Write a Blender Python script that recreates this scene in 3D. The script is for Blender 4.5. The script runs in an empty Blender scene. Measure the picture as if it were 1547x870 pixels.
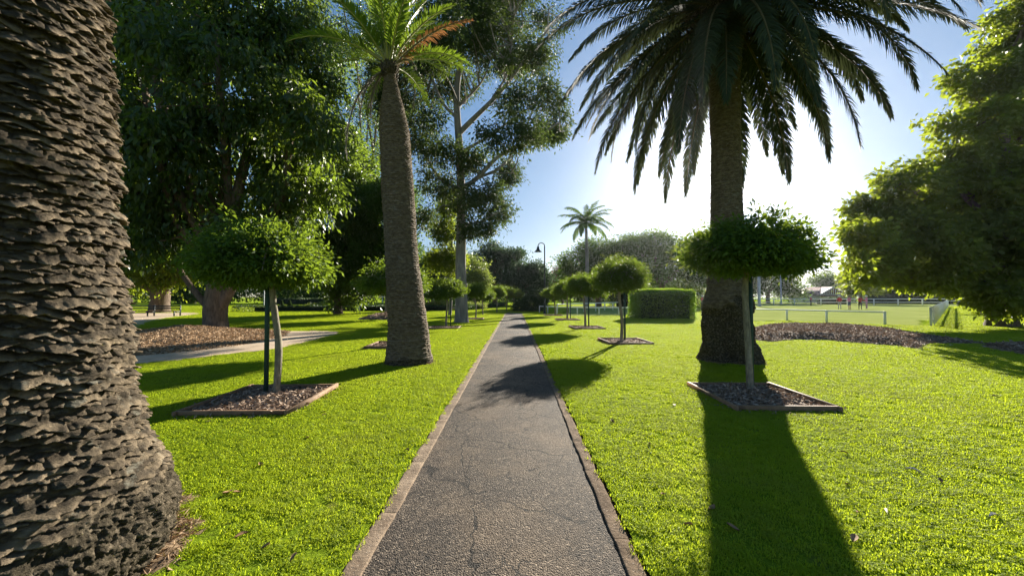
import bpy, math, numpy as np
from mathutils import Vector, Matrix
rng = np.random.default_rng(7)
R = math.radians
scene = bpy.context.scene
col = scene.collection
F = 550.0
# ------------------------------------------------------------------ camera
YAW, PITCH = R(0.47), R(1.406)
CAM = np.array([0, 0, 1.6])
fwd = np.array([-math.sin(YAW)*math.cos(PITCH), math.cos(YAW)*math.cos(PITCH), math.sin(PITCH)])
right = np.array([math.cos(YAW), math.sin(YAW), 0.0])
up = np.cross(right, fwd)
cd = bpy.data.cameras.new('camera'); cam = bpy.data.objects.new('camera', cd); col.objects.link(cam)
cd.sensor_width = 36; cd.lens = F/1547*36; cd.clip_start = .05; cd.clip_end = 6000
cam.location = CAM
cam.rotation_euler = (math.pi/2+PITCH, 0, YAW)
scene.camera = cam
def ray(px, py): return fwd*F + right*(px-773.5) + up*(435-py)
def gnd(px, py, z=0.0):
    v = ray(px, py); return CAM + v*((z-CAM[2])/v[2])
def at(px, py, Y):
    v = ray(px, py); return CAM + v*(Y/v[1])

# ------------------------------------------------------------------ light
EL, AZ = R(20.0), R(28.3)
w = bpy.data.worlds.new('World'); scene.world = w; w.use_nodes = True
nt = w.node_tree; bg = nt.nodes['Background']
sky = nt.nodes.new('ShaderNodeTexSky'); sky.sky_type = 'NISHITA'; sky.sun_disc = False
sky.sun_elevation = EL; sky.sun_rotation = AZ; sky.altitude = 1200
sky.air_density = 1.0; sky.dust_density = 0.2; sky.ozone_density = 2.2
gm = nt.nodes.new('ShaderNodeGamma'); gm.inputs[1].default_value = .45; nt.links.new(sky.outputs[0], gm.inputs[0])
hs = nt.nodes.new('ShaderNodeHueSaturation'); hs.inputs['Saturation'].default_value = 1.8; hs.inputs['Hue'].default_value = .506; nt.links.new(gm.outputs[0], hs.inputs['Color'])
nt.links.new(hs.outputs[0], bg.inputs[0]); bg.inputs[1].default_value = 0.100
sd = bpy.data.lights.new('sun', 'SUN'); sun = bpy.data.objects.new('sun', sd); col.objects.link(sun)
sd.energy = 5.0; sd.angle = R(0.55); sd.color = (1.0, 0.93, 0.80)
S = Vector((math.sin(AZ)*math.cos(EL), math.cos(AZ)*math.cos(EL), math.sin(EL)))
sun.rotation_euler = S.to_track_quat('Z', 'Y').to_euler()
scene.view_settings.view_transform = 'Standard'; scene.view_settings.look = 'None'
scene.view_settings.exposure = 1.65; scene.view_settings.gamma = 1
c = scene.cycles
c.use_denoising = True; c.max_bounces = 6; c.diffuse_bounces = 3; c.glossy_bounces = 2
c.transmission_bounces = 4; c.transparent_max_bounces = 4; c.volume_bounces = 0
c.sample_clamp_indirect = 4; c.caustics_reflective = False; c.caustics_refractive = False

# ------------------------------------------------------------------ numpy noise
def _h(ix, iy, iz, s):
    n = (ix*374761393 + iy*668265263 + iz*2147483647 + s*974634777) & 0xffffffff
    n = ((n ^ (n >> 13))*1274126177) & 0xffffffff
    n = n ^ (n >> 16)
    return (n & 0xffff)/65535.0
def vnoise(P, scale=1.0, s=0):
    P = np.asarray(P, float)*scale
    i = np.floor(P).astype(np.int64); f = P-i; f = f*f*(3-2*f)
    out = 0
    for dx in (0, 1):
        for dy in (0, 1):
            for dz in (0, 1):
                wt = (f[..., 0] if dx else 1-f[..., 0])*(f[..., 1] if dy else 1-f[..., 1])*(f[..., 2] if dz else 1-f[..., 2])
                out = out + wt*_h(i[..., 0]+dx, i[..., 1]+dy, i[..., 2]+dz, s)
    return out*2-1
def fbm(P, scale=1.0, octv=4, s=0, gain=.5):
    a, t, n = 1.0, 0, 0
    for k in range(octv):
        t = t + a*vnoise(P, scale*2**k, s+k*17); n += a; a *= gain
    return t/n

# ------------------------------------------------------------------ mesh builder
class MB:
    def __init__(s): s.v = []; s.f = {3: [], 4: []}; s.m = {3: [], 4: []}; s.r = []; s.n = 0
    def add(s, V, Fc, mat=0, rnd=None):
        V = np.asarray(V, float).reshape(-1, 3); Fc = np.asarray(Fc, np.int64)
        k = Fc.shape[1]
        s.v.append(V); s.f[k].append(Fc+s.n); s.m[k].append(np.full(len(Fc), mat))
        s.r.append(np.full(len(V), rng.random()) if rnd is None else np.broadcast_to(rnd, (len(V),)))
        s.n += len(V)
    def build(s, name, mats, parent=None, smooth=True, loc=None):
        me = bpy.data.meshes.new(name)
        V = np.concatenate(s.v); 
        if loc is not None: V = V-np.asarray(loc)
        me.vertices.add(len(V)); me.vertices.foreach_set('co', V.ravel())
        ls, st, tot, mi, off = [], [], [], [], 0
        for k in (3, 4):
            if s.f[k]:
                a = np.concatenate(s.f[k]); ls.append(a.ravel()); st.append(off+np.arange(len(a))*k)
                tot.append(np.full(len(a), k)); mi.append(np.concatenate(s.m[k])); off += a.size
        ls = np.concatenate(ls); st = np.concatenate(st); mi = np.concatenate(mi)
        me.loops.add(len(ls)); me.loops.foreach_set('vertex_index', ls.astype(np.int32))
        me.polygons.add(len(st)); me.polygons.foreach_set('loop_start', st.astype(np.int32))
        me.polygons.foreach_set('material_index', mi.astype(np.int32))
        if smooth: me.polygons.foreach_set('use_smooth', np.ones(len(st), bool))
        me.update(calc_edges=True)
        at_ = me.attributes.new('rnd', 'FLOAT', 'POINT'); at_.data.foreach_set('value', np.concatenate(s.r).astype(np.float32))
        for m in (mats if isinstance(mats, (list, tuple)) else [mats]): me.materials.append(m)
        o = bpy.data.objects.new(name, me); col.objects.link(o)
        if loc is not None: o.location = loc
        if parent is not None: o.parent = parent
        return o
def tag(o, label=None, cat=None, group=None, kind=None):
    if label: o['label'] = label
    if cat: o['category'] = cat
    if group: o['group'] = group
    if kind: o['kind'] = kind
    return o
def empty(name, loc, rz=0, label=None, cat=None, group=None):
    o = bpy.data.objects.new(name, None); col.objects.link(o); o.location = loc; o.rotation_euler = (0, 0, rz)
    o.empty_display_size = .2
    return tag(o, label, cat, group)
def copy_part(o, parent):
    c_ = o.copy(); col.objects.link(c_); c_.parent = parent
    return c_
def box(mb, lo, hi, mat=0, rot=0, ctr=(0, 0, 0), bev=0.0, rnd=None):
    x0, y0, z0 = lo; x1, y1, z1 = hi; b = bev
    if b <= 0:
        V = np.array([[x, y, z] for z in (z0, z1) for y in (y0, y1) for x in (x0, x1)], float)
        Fc = [[0, 2, 3, 1], [4, 5, 7, 6], [0, 1, 5, 4], [2, 6, 7, 3], [0, 4, 6, 2], [1, 3, 7, 5]]
    else:
        ring = lambda i, z: [[x0+i, y0+i, z], [x1-i, y0+i, z], [x1-i, y1-i, z], [x0+i, y1-i, z]]
        V = np.array(ring(0, z0)+ring(0, z1-b)+ring(b, z1), float)
        Fc = [[3, 2, 1, 0], [8, 9, 10, 11]]
        for k in (0, 4):
            for i in range(4): Fc.append([k+i, k+(i+1) % 4, k+4+(i+1) % 4, k+4+i])
    cs, sn = math.cos(rot), math.sin(rot)
    V = V @ np.array([[cs, sn, 0], [-sn, cs, 0], [0, 0, 1]]) + np.asarray(ctr)
    mb.add(V, Fc, mat, rnd)
def tube(mb, pts, rad, n=8, mat=0, cap=True, rough=0.0, rnd=None):
    P = np.asarray(pts, float); rad = np.broadcast_to(np.asarray(rad, float), (len(P),))
    T = np.gradient(P, axis=0); T /= np.linalg.norm(T, axis=1)[:, None]+1e-9
    u = np.cross(T[0], [0, 0, 1.0]) 
    if np.linalg.norm(u) < .1: u = np.cross(T[0], [1.0, 0, 0])
    u /= np.linalg.norm(u); rings = []
    a = np.arange(n)*2*math.pi/n
    for i in range(len(P)):
        u = u-T[i]*(u@T[i]); u /= np.linalg.norm(u); v = np.cross(T[i], u)
        r = rad[i]*np.ones(n)
        if rough: r = r*(1+rough*rng.normal(size=n))
        rings.append(P[i]+np.outer(np.cos(a)*r, u)+np.outer(np.sin(a)*r, v))
    V = np.concatenate(rings); m = len(P)
    i, j = np.meshgrid(np.arange(m-1), np.arange(n), indexing='ij'); i = i.ravel(); j = j.ravel(); j2 = (j+1) % n
    mb.add(V, np.stack([i*n+j, i*n+j2, (i+1)*n+j2, (i+1)*n+j], 1), mat, rnd)
    if cap:
        for k, idx in ((0, 0), (m-1, 1)):
            Vc = np.vstack([rings[k], P[k]]); q = np.arange(n)
            fc = np.stack([q, (q+1) % n, np.full(n, n)], 1)
            mb.add(Vc, fc if idx else fc[:, ::-1], mat, rnd)
def spline(pts, n):
    P = np.asarray(pts, float); t = np.linspace(0, len(P)-1, n); out = []
    for x in t:
        i = min(int(x), len(P)-2); f = x-i
        p0, p1, p2, p3 = P[max(i-1, 0)], P[i], P[i+1], P[min(i+2, len(P)-1)]
        out.append(.5*((2*p1)+(-p0+p2)*f+(2*p0-5*p1+4*p2-p3)*f*f+(-p0+3*p1-3*p2+p3)*f**3))
    return np.array(out)
def lathe(mb, prof, ctr, n=20, mat=0):
    a = np.arange(n)*2*math.pi/n; V = []
    for r, z in prof: V += [[ctr[0]+r*math.cos(t), ctr[1]+r*math.sin(t), ctr[2]+z] for t in a]
    m = len(prof); i, j = np.meshgrid(np.arange(m-1), np.arange(n), indexing='ij'); i = i.ravel(); j = j.ravel(); j2 = (j+1) % n
    mb.add(V, np.stack([i*n+j, i*n+j2, (i+1)*n+j2, (i+1)*n+j], 1), mat)
def unit(a): return a/(np.linalg.norm(a, axis=-1, keepdims=True)+1e-9)
def leaves(mb, P, D, L, W, mat=0, fold=.25, rnd=None):
    """one folded diamond leaf at each P pointing along D"""
    n = len(P); D = unit(D); q = unit(rng.normal(size=(n, 3)) + np.array([0, 0, .6]))
    Sd = unit(np.cross(D, q)); N = np.cross(Sd, D)
    L = np.broadcast_to(L, (n,))[:, None]; W = np.broadcast_to(W, (n,))[:, None]
    mid = P+D*L*.45
    V = np.stack([P, mid+Sd*W*.5+N*W*fold, P+D*L-N*L*.12, mid-Sd*W*.5+N*W*fold], 1).reshape(-1, 3)
    r = rng.random(n) if rnd is None else rnd
    mb.add(V, np.arange(n*4).reshape(n, 4), mat, np.repeat(r, 4))

# ------------------------------------------------------------------ materials
MATS = {}
PATCHY = True
def newmat(name):
    m = bpy.data.materials.new(name); m.use_nodes = True; MATS[name] = m
    return m, m.node_tree, m.node_tree.nodes['Principled BSDF']
def ramp(nt, stops, src):
    n = nt.nodes.new('ShaderNodeValToRGB'); e = n.color_ramp.elements
    e[0].position, e[0].color = stops[0][0], (*stops[0][1], 1)
    e[1].position, e[1].color = stops[-1][0], (*stops[-1][1], 1)
    for p, c_ in stops[1:-1]:
        k = e.new(p); k.color = (*c_, 1)
    nt.links.new(src, n.inputs[0]); return n.outputs[0]
def noise(nt, scale, detail=4, rough=.55, vec=None, dist=0):
    n = nt.nodes.new('ShaderNodeTexNoise'); n.inputs['Scale'].default_value = scale
    n.inputs['Detail'].default_value = detail; n.inputs['Roughness'].default_value = rough; n.inputs['Distortion'].default_value = dist
    if vec is None:
        g = nt.nodes.new('ShaderNodeNewGeometry'); vec = g.outputs['Position']
    nt.links.new(vec, n.inputs['Vector']); return n.outputs[0]
def mapping(nt, scale=(1, 1, 1), obj=False):
    if obj: src = nt.nodes.new('ShaderNodeTexCoord').outputs['Object']
    else: src = nt.nodes.new('ShaderNodeNewGeometry').outputs['Position']
    m = nt.nodes.new('ShaderNodeMapping'); m.inputs['Scale'].default_value = scale
    nt.links.new(src, m.inputs[0]); return m.outputs[0]
def mix(nt, a, b, fac, mode='MIX'):
    n = nt.nodes.new('ShaderNodeMix'); n.data_type = 'RGBA'; n.blend_type = mode
    for v, s_ in ((fac, n.inputs[0]), (a, n.inputs[6]), (b, n.inputs[7])):
        if isinstance(v, (int, float)): s_.default_value = v
        elif isinstance(v, tuple): s_.default_value = (*v, 1)
        else: nt.links.new(v, s_)
    return n.outputs[2]
def mth(nt, op, a, b=0.0, c_=None, clamp=False):
    n = nt.nodes.new('ShaderNodeMath'); n.operation = op; n.use_clamp = clamp
    for i, v in enumerate((a, b, c_)):
        if v is None: continue
        if isinstance(v, (int, float)): n.inputs[i].default_value = v
        else: nt.links.new(v, n.inputs[i])
    return n.outputs[0]
def bump(nt, bs, h, strength=.5, dist=.02):
    b = nt.nodes.new('ShaderNodeBump'); b.inputs['Strength'].default_value = strength; b.inputs['Distance'].default_value = dist
    nt.links.new(h, b.inputs['Height']); nt.links.new(b.outputs[0], bs.inputs['Normal'])
def leafmat(name, c1, c2, tr, amt=.45, rough=.45, spec=.4, inst=False, c3=None):
    m, nt, bs = newmat(name)
    a = nt.nodes.new('ShaderNodeAttribute'); a.attribute_name = 'rnd'; src = a.outputs['Fac']
    if inst:
        oi = nt.nodes.new('ShaderNodeObjectInfo')
        src = mth(nt, 'ADD', mth(nt, 'MULTIPLY', src, .55), mth(nt, 'MULTIPLY', oi.outputs['Random'], .45))
    stops = [(0, c1), (.9 if c3 else 1, c2)] + ([(1.0, c3)] if c3 else [])
    if c3: stops = [(0, c1), (.88, c2), (.96, c3)]
    cr = ramp(nt, stops, src)
    if inst:
        pn = ramp(nt, [(.47, (0, 0, 0)), (.70, (.8, .8, .8))], noise(nt, .9, 7, .7)); cr = mix(nt, cr, (.26, .27, .06), pn); cr = mix(nt, cr, ramp(nt, [(.34, (.62, .74, .8)), (.62, (1.06, 1.02, 1))], noise(nt, .33, 5, .6)), 1.0, 'MULTIPLY')
    nt.links.new(cr, bs.inputs['Base Color']); bs.inputs['Roughness'].default_value = rough
    bs.inputs['Specular IOR Level'].default_value = spec
    t = nt.nodes.new('ShaderNodeBsdfTranslucent')
    nt.links.new(mix(nt, cr, tr, .75), t.inputs[0])
    mx = nt.nodes.new('ShaderNodeMixShader'); mx.inputs[0].default_value = amt
    nt.links.new(bs.outputs[0], mx.inputs[1]); nt.links.new(t.outputs[0], mx.inputs[2])
    nt.links.new(mx.outputs[0], nt.nodes['Material Output'].inputs[0]); return m
def simple(name, colr, rough=.6, metal=0, nz=None, amt=.3, spec=.4, bmp=0, bscale=40, stretch=(1, 1, 1)):
    m, nt, bs = newmat(name)
    v = mapping(nt, stretch)
    n1 = noise(nt, nz or 6, 5, .6, v)
    cr = ramp(nt, [(.25, tuple(x*(1-amt) for x in colr)), (.75, tuple(min(1, x*(1+amt)) for x in colr))], n1)
    nt.links.new(cr, bs.inputs['Base Color'])
    bs.inputs['Roughness'].default_value = rough; bs.inputs['Metallic'].default_value = metal
    bs.inputs['Specular IOR Level'].default_value = spec
    if bmp: bump(nt, bs, noise(nt, bscale, 4, .6, v), 1.0, bmp)
    return m

M_grass = leafmat('grass_blade', (.20, .29, .014), (.36, .44, .022), (.64, .75, .03), .52, .6, .1, inst=True, c3=(.33, .31, .09))
M_mop = leafmat('mop_leaf', (.03, .072, .012), (.07, .13, .02), (.34, .47, .03), .36, .5, .2)
M_big = leafmat('broad_leaf', (.018, .043, .010), (.05, .092, .017), (.30, .42, .03), .42, .38, .5)
M_right = leafmat('right_leaf', (.028, .058, .010), (.07, .11, .018), (.46, .55, .03), .46, .5, .25, c3=(.16, .15, .02))
M_gum = leafmat('gum_leaf', (.028, .052, .018), (.06, .095, .032), (.15, .21, .03), .28, .6, .2, c3=(.16, .12, .05))
M_far = leafmat('far_leaf', (.03, .07, .018), (.065, .12, .028), (.20, .32, .04), .36, .6, .1)
M_farblue = leafmat('conifer_leaf', (.025, .055, .028), (.05, .09, .04), (.10, .17, .05), .3, .6, .1)
M_red = leafmat('reddish_leaf', (.09, .05, .03), (.15, .09, .05), (.22, .14, .06), .3)
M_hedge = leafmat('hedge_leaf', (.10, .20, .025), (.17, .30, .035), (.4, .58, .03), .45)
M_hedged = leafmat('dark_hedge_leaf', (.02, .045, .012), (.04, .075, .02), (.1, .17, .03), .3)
M_flower = leafmat('flowering_leaf', (.10, .17, .03), (.28, .30, .08), (.3, .38, .06), .4, c3=(.5, .2, .12))
M_frond = leafmat('frond_leaflet', (.028, .044, .024), (.058, .075, .036), (.10, .12, .04), .22, .75, .12)
M_frondl = leafmat('light_frond_leaflet', (.07, .13, .015), (.14, .21, .025), (.30, .42, .03), .42, .42, .45)
M_frondb = leafmat('brown_frond_leaflet', (.22, .10, .04), (.36, .17, .07), (.45, .2, .07), .35, .6, .2)
M_frondg = leafmat('grey_frond_leaflet', (.13, .11, .08), (.24, .2, .15), (.2, .16, .1), .3, .7, .2)
M_rachis = simple('frond_stalk', (.30, .30, .10), .5)
M_rachisd = simple('old_frond_stalk', (.10, .085, .04), .8, spec=.1)
M_lichen = None

def bark_mat(name, dark, mid, light, vscale=(1, 1, 1), s=9, lichen=None, bmp=.015, bs_=60, tips=None):
    m, nt, bs = newmat(name)
    v = mapping(nt, vscale)
    cr = ramp(nt, [(.28, dark), (.5, mid), (.74, light)], noise(nt, s, 8, .68, v))
    if tips:
        ta = nt.nodes.new('ShaderNodeAttribute'); ta.attribute_name = 'rnd'
        cr = mix(nt, cr, tips, ramp(nt, [(.45, (0, 0, 0)), (1, (.6, .6, .6))], ta.outputs['Fac']))
    if lichen:
        l = noise(nt, 7, 6, .7, mapping(nt, (1, 1, 1.6)))
        cr = mix(nt, cr, lichen, ramp(nt, [(.58, (0, 0, 0)), (.66, (.7, .7, .7))], l))
    nt.links.new(cr, bs.inputs['Base Color']); bs.inputs['Roughness'].default_value = .9; bs.inputs['Specular IOR Level'].default_value = .15
    bump(nt, bs, noise(nt, bs_, 6, .7, v), 1.0, bmp); return m
M_palm1 = bark_mat('near_palm_bark', (.022, .019, .014), (.07, .054, .036), (.24, .185, .12), (1, 1, 2.2), 9, (.20, .19, .15), .016, 60, (.38, .29, .19))
M_palm2 = bark_mat('palm_bark', (.06, .045, .03), (.13, .10, .068), (.25, .20, .14), (1, 1, 2), 9, (.22, .20, .17), .012, 45, (.24, .19, .13))
M_root = bark_mat('root_mass', (.022, .018, .012), (.075, .06, .038), (.30, .24, .17), (1, 1, 1), 26, None, .035, 70)
M_bark = bark_mat('rough_bark', (.07, .05, .035), (.15, .11, .08), (.25, .19, .14), (1, 1, .25), 10, None, .03, 30)
M_gumbark = bark_mat('smooth_gum_bark', (.13, .115, .11), (.24, .21, .19), (.42, .36, .31), (1, 1, .25), 4, None, .006, 20)
M_mopbark = bark_mat('young_bark', (.10, .09, .065), (.22, .19, .14), (.36, .32, .24), (1, 1, .3), 30, None, .006, 120)
M_stake = simple('stake_paint', (.02, .055, .045), .6, nz=20)
M_timber = simple('timber_edging', (.20, .115, .06), .75, nz=8, amt=.4, bmp=.004, bscale=60, stretch=(1, 1, 1))
M_white = simple('white_paint', (.78, .78, .76), .5, nz=5, amt=.08)
M_grey = simple('grey_metal', (.32, .34, .36), .5, nz=5, amt=.1)
M_dark = simple('dark_metal', (.02, .03, .03), .45, nz=5, amt=.1)

def mulch_mat(name, a, b, d):
    m, nt, bs = newmat(name)
    vo = nt.nodes.new('ShaderNodeTexVoronoi'); vo.inputs['Scale'].default_value = 26; nt.links.new(mapping(nt, (1, .6, 1)), vo.inputs[0])
    sp = nt.nodes.new('ShaderNodeSeparateColor'); nt.links.new(vo.outputs['Color'], sp.inputs[0])
    cr = ramp(nt, [(0, a), (.55, b), (1, d)], sp.outputs[0])
    cr = mix(nt, cr, (.5, .42, .35), ramp(nt, [(.35, (.7, .7, .7)), (.65, (0, 0, 0))], noise(nt, 1.1, 3)), 'MULTIPLY')
    nt.links.new(cr, bs.inputs['Base Color']); bs.inputs['Roughness'].default_value = .95; bs.inputs['Specular IOR Level'].default_value = .1
    bump(nt, bs, vo.outputs['Distance'], 1.0, .03); return m
M_mulch = mulch_mat('bark_mulch', (.13, .085, .055), (.29, .205, .145), (.5, .39, .30))
M_mulchl = mulch_mat('leaf_mulch', (.20, .125, .07), (.38, .25, .145), (.55, .40, .26))
M_chip = leafmat('mulch_chip', (.12, .075, .05), (.47, .36, .275), (.2, .12, .06), .08, .8, .2)
M_chipl = leafmat('leaf_litter', (.2, .125, .065), (.54, .38, .24), (.3, .18, .08), .15, .8, .2)

def ground_mats():
    m, nt, bs = newmat('lawn_soil')       # thatch under the blades
    cr = ramp(nt, [(.3, (.13, .20, .012)), (.7, (.21, .28, .02))], noise(nt, .6, 6, .6))
    cr = mix(nt, cr, (.16, .13, .05), ramp(nt, [(.60, (0, 0, 0)), (.75, (.7, .7, .7))], noise(nt, 3.1, 5, .6)))
    nt.links.new(cr, bs.inputs['Base Color']); bs.inputs['Roughness'].default_value = .9; bs.inputs['Specular IOR Level'].default_value = 0
    bump(nt, bs, noise(nt, 45, 4, .7), 1.0, .03)
    m, nt, bs = newmat('far_grass')
    cr = ramp(nt, [(.3, (.19, .27, .02)), (.7, (.26, .33, .03))], noise(nt, .25, 6, .6))
    nt.links.new(cr, bs.inputs['Base Color']); bs.inputs['Roughness'].default_value = .9; bs.inputs['Specular IOR Level'].default_value = 0
    m, nt, bs = newmat('oval_grass')
    cr = ramp(nt, [(.3, (.22, .26, .07)), (.7, (.30, .33, .11))], noise(nt, .35, 6, .6))
    nt.links.new(cr, bs.inputs['Base Color']); bs.inputs['Roughness'].default_value = .9; bs.inputs['Specular IOR Level'].default_value = 0
    m, nt, bs = newmat('sandy_path')
    cr = ramp(nt, [(.3, (.36, .26, .165)), (.7, (.54, .41, .28))], noise(nt, 3, 8, .65))
    nt.links.new(cr, bs.inputs['Base Color']); bs.inputs['Roughness'].default_value = .95
    bump(nt, bs, noise(nt, 60, 4, .7), .8, .01)
    # asphalt
    m, nt, bs = newmat('asphalt')
    vo = nt.nodes.new('ShaderNodeTexVoronoi'); vo.inputs['Scale'].default_value = 105; nt.links.new(mapping(nt), vo.inputs[0])
    sp = nt.nodes.new('ShaderNodeSeparateColor'); nt.links.new(vo.outputs['Color'], sp.inputs[0])
    st = ramp(nt, [(0, (.022, .017, .013)), (.5, (.062, .049, .038)), (.85, (.13, .105, .08)), (1, (.27, .22, .165))], sp.outputs[0])
    big = ramp(nt, [(.3, (.72, .70, .70)), (.7, (1.18, 1.14, 1.08))], noise(nt, .9, 6, .65))
    cr = mix(nt, st, big, 1.0, 'MULTIPLY')
    br = ramp(nt, [(.46, (0, 0, 0)), (.66, (.75, .75, .75))], noise(nt, .7, 6, .68))
    cr = mix(nt, cr, mix(nt, cr, (.34, .235, .14), .38), br)
    # cracks
    g = mapping(nt)
    nz = nt.nodes.new('ShaderNodeTexNoise'); nz.inputs['Scale'].default_value = 3.5; nz.inputs['Detail'].default_value = 6; nt.links.new(g, nz.inputs['Vector'])
    va = nt.nodes.new('ShaderNodeVectorMath'); va.operation = 'MULTIPLY_ADD'; va.inputs[1].default_value = (.45, .45, 0)
    nt.links.new(nz.outputs['Color'], va.inputs[0]); nt.links.new(g, va.inputs[2])
    masks = None
    for sc_, th, wd in ((.95, .45, .0055), (2.1, .50, .0075)):
        v2 = nt.nodes.new('ShaderNodeTexVoronoi'); v2.feature = 'DISTANCE_TO_EDGE'; v2.inputs['Scale'].default_value = sc_
        nt.links.new(va.outputs[0], v2.inputs['Vector'])
        ln = mth(nt, 'LESS_THAN', v2.outputs['Distance'], wd)
        mk = mth(nt, 'MULTIPLY', ln, mth(nt, 'GREATER_THAN', noise(nt, .8+sc_, 2), th))
        masks = mk if masks is None else mth(nt, 'MAXIMUM', masks, mk)
    cr = mix(nt, cr, (.018, .015, .012), masks)
    nt.links.new(cr, bs.inputs['Base Color']); bs.inputs['Roughness'].default_value = .8; bs.inputs['Specular IOR Level'].default_value = .22
    hh = mth(nt, 'SUBTRACT', mth(nt, 'SUBTRACT', 1.0, mth(nt, 'MULTIPLY', vo.outputs['Distance'], 1.0)), mth(nt, 'MULTIPLY', masks, 1.5))
    bump(nt, bs, hh, 1.0, .008)
    # concrete edging
    for nm, a, b in (('edging_concrete', (.15, .105, .07), (.33, .25, .175)), ('edging_dirt', (.09, .06, .038), (.24, .17, .11))):
        m, nt, bs = newmat(nm)
        cr = ramp(nt, [(.3, a), (.7, b)], noise(nt, 5, 8, .7))
        cr = mix(nt, cr, (.5, .42, .33), ramp(nt, [(.66, (0, 0, 0)), (.7, (.8, .8, .8))], noise(nt, 70, 2)))
        nt.links.new(cr, bs.inputs['Base Color']); bs.inputs['Roughness'].default_value = .95; bs.inputs['Specular IOR Level'].default_value = .15
        bump(nt, bs, noise(nt, 40, 6, .7), 1.0, .012)
ground_mats()

# ------------------------------------------------------------------ ground
PL, PR, PW = -1.0, .77, .11           # outer edges of the kerbs, kerb width
PEND = 36.0
def rot2(p, ctr, a):
    d = np.asarray(p)-ctr; return np.array([d[0]*math.cos(a)+d[1]*math.sin(a), -d[0]*math.sin(a)+d[1]*math.cos(a)])
def px_poly(L): return np.array([gnd(x, y)[:2] for x, y in L])
def sdist(X, Y, poly):
    """signed distance, positive inside"""
    d = np.full(X.shape, 1e9); ins = np.zeros(X.shape, bool); n = len(poly)
    for i in range(n):
        a, b = poly[i], poly[(i+1) % n]; e = b-a
        t = np.clip(((X-a[0])*e[0]+(Y-a[1])*e[1])/(e@e+1e-12), 0, 1)
        d = np.minimum(d, np.hypot(X-a[0]-t*e[0], Y-a[1]-t*e[1]))
        cnd = ((a[1] > Y) != (b[1] > Y)) & (X < (b[0]-a[0])*(Y-a[1])/(b[1]-a[1]+1e-12)+a[0])
        ins ^= cnd
    return np.where(ins, d, -d)
bed_left = px_poly([(150, 543), (205, 540), (287, 532.5), (340, 526), (380, 520.6), (429, 510), (437, 501), (376, 498.5), (330, 497), (260, 499), (196, 502), (150, 505)])
walk_left = px_poly([(90, 560), (150, 556), (205, 552.6), (287, 544), (345, 536), (408, 529.5), (465, 517), (513, 504.5), (510, 501.3), (480, 500.3), (436, 500.6), (400, 505), (287, 525), (205, 535), (90, 548)])
walk_back = px_poly([(150, 503), (196, 501), (205, 496), (222, 488), (250, 481), (300, 474.5), (300, 472.5), (255, 473), (215, 473), (150, 474)])
bed_right = px_poly([(1125, 499), (1160, 493), (1221, 491.6), (1278, 493.6), (1321, 498.5), (1378, 504.6), (1403, 512), (1463, 517.5), (1485, 520), (1403, 520), (1388, 529.8), (1356, 524), (1303, 520.7), (1249, 515.3), (1200, 514), (1160, 517), (1125, 512)])
bed_right2 = px_poly([(1483, 521.5), (1560, 520), (1640, 525), (1640, 545), (1547, 537), (1500, 529)])
bed_mid = px_poly([(538, 483.6), (600, 484), (612, 476), (580, 474.8)])
oval = px_poly([(1068, 489), (1189, 485), (1249, 488), (1336, 491), (1405, 493.3), (1440, 463), (1500, 458), (1500, 456.5), (1066, 456.5)])
oval2 = px_poly([(843, 477.5), (905, 477.5), (965, 477.5), (966, 462), (860, 462)])
PLANT = []     # (x, y, half-size, rot)
def lawn_h(X, Y):
    P = np.stack([X, Y, np.zeros_like(X)], -1)
    h = .02+.03*fbm(P, .35, 3, 5)*np.clip((np.maximum(PL-X, X-PR))/2, 0, 1)
    return h
# tree rows (positions from the photograph)
rowR = [gnd(1130, 594), gnd(937, 517), gnd(883, 495.5), gnd(857, 483.5), gnd(838, 476.5)]
rowL = [gnd(413, 600), gnd(594, 522), gnd(675, 494.5), gnd(718, 481.5), gnd(729, 476.2), gnd(751, 472.6), gnd(766, 470.0), gnd(777, 468.3)]
PLR = [(1140, 602, .70, -.02), (943, 517.5, .72, .03), (886, 496, .74, .05), (857, 483.8, .74, 0), (836, 477, .7, 0)]
PLL = [(403, 607, .72, .04), (594, 523, .68, .05), (672, 496, .72, .02), (717, 482.5, .6, 0)]
for L in (PLR, PLL):
    for x, y, hs, a in L:
        g = gnd(x, y); PLANT.append((g[0], g[1], hs, a))
palm1_c = (-2.87, 2.0); palm2_c = gnd(618, 549)[:2]; palm3_c = gnd(1102, 546)[:2]

xs = np.unique(np.concatenate([np.arange(-62, -20, .7), np.arange(-20, PL-.01, .25), [PL-.06, PL], np.linspace(PL, PR, 5), [PR, PR+.06], np.arange(PR+.25, 26, .25), np.arange(26, 72, .7)]).round(4))
ys = np.unique(np.concatenate([np.arange(-8, 24, .25), np.arange(24, 82, .6), [PEND]]).round(4))
Xg, Yg = np.meshgrid(xs, ys, indexing='ij')
Z = lawn_h(Xg, Yg)
nx, ny = Xg.shape
V = np.stack([Xg, Yg, Z], -1).reshape(-1, 3)
ii, jj = np.meshgrid(np.arange(nx-1), np.arange(ny-1), indexing='ij')
q = np.stack([ii*ny+jj, (ii+1)*ny+jj, (ii+1)*ny+jj+1, ii*ny+jj+1], -1).reshape(-1, 4)
ctr = V[q].mean(1)
keep = ~((ctr[:, 0] > PL) & (ctr[:, 0] < PR) & (ctr[:, 1] < PEND))
for poly in (oval, oval2): keep &= ~(sdist(ctr[:, 0], ctr[:, 1], poly) > .5)
q = q[keep]
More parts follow.
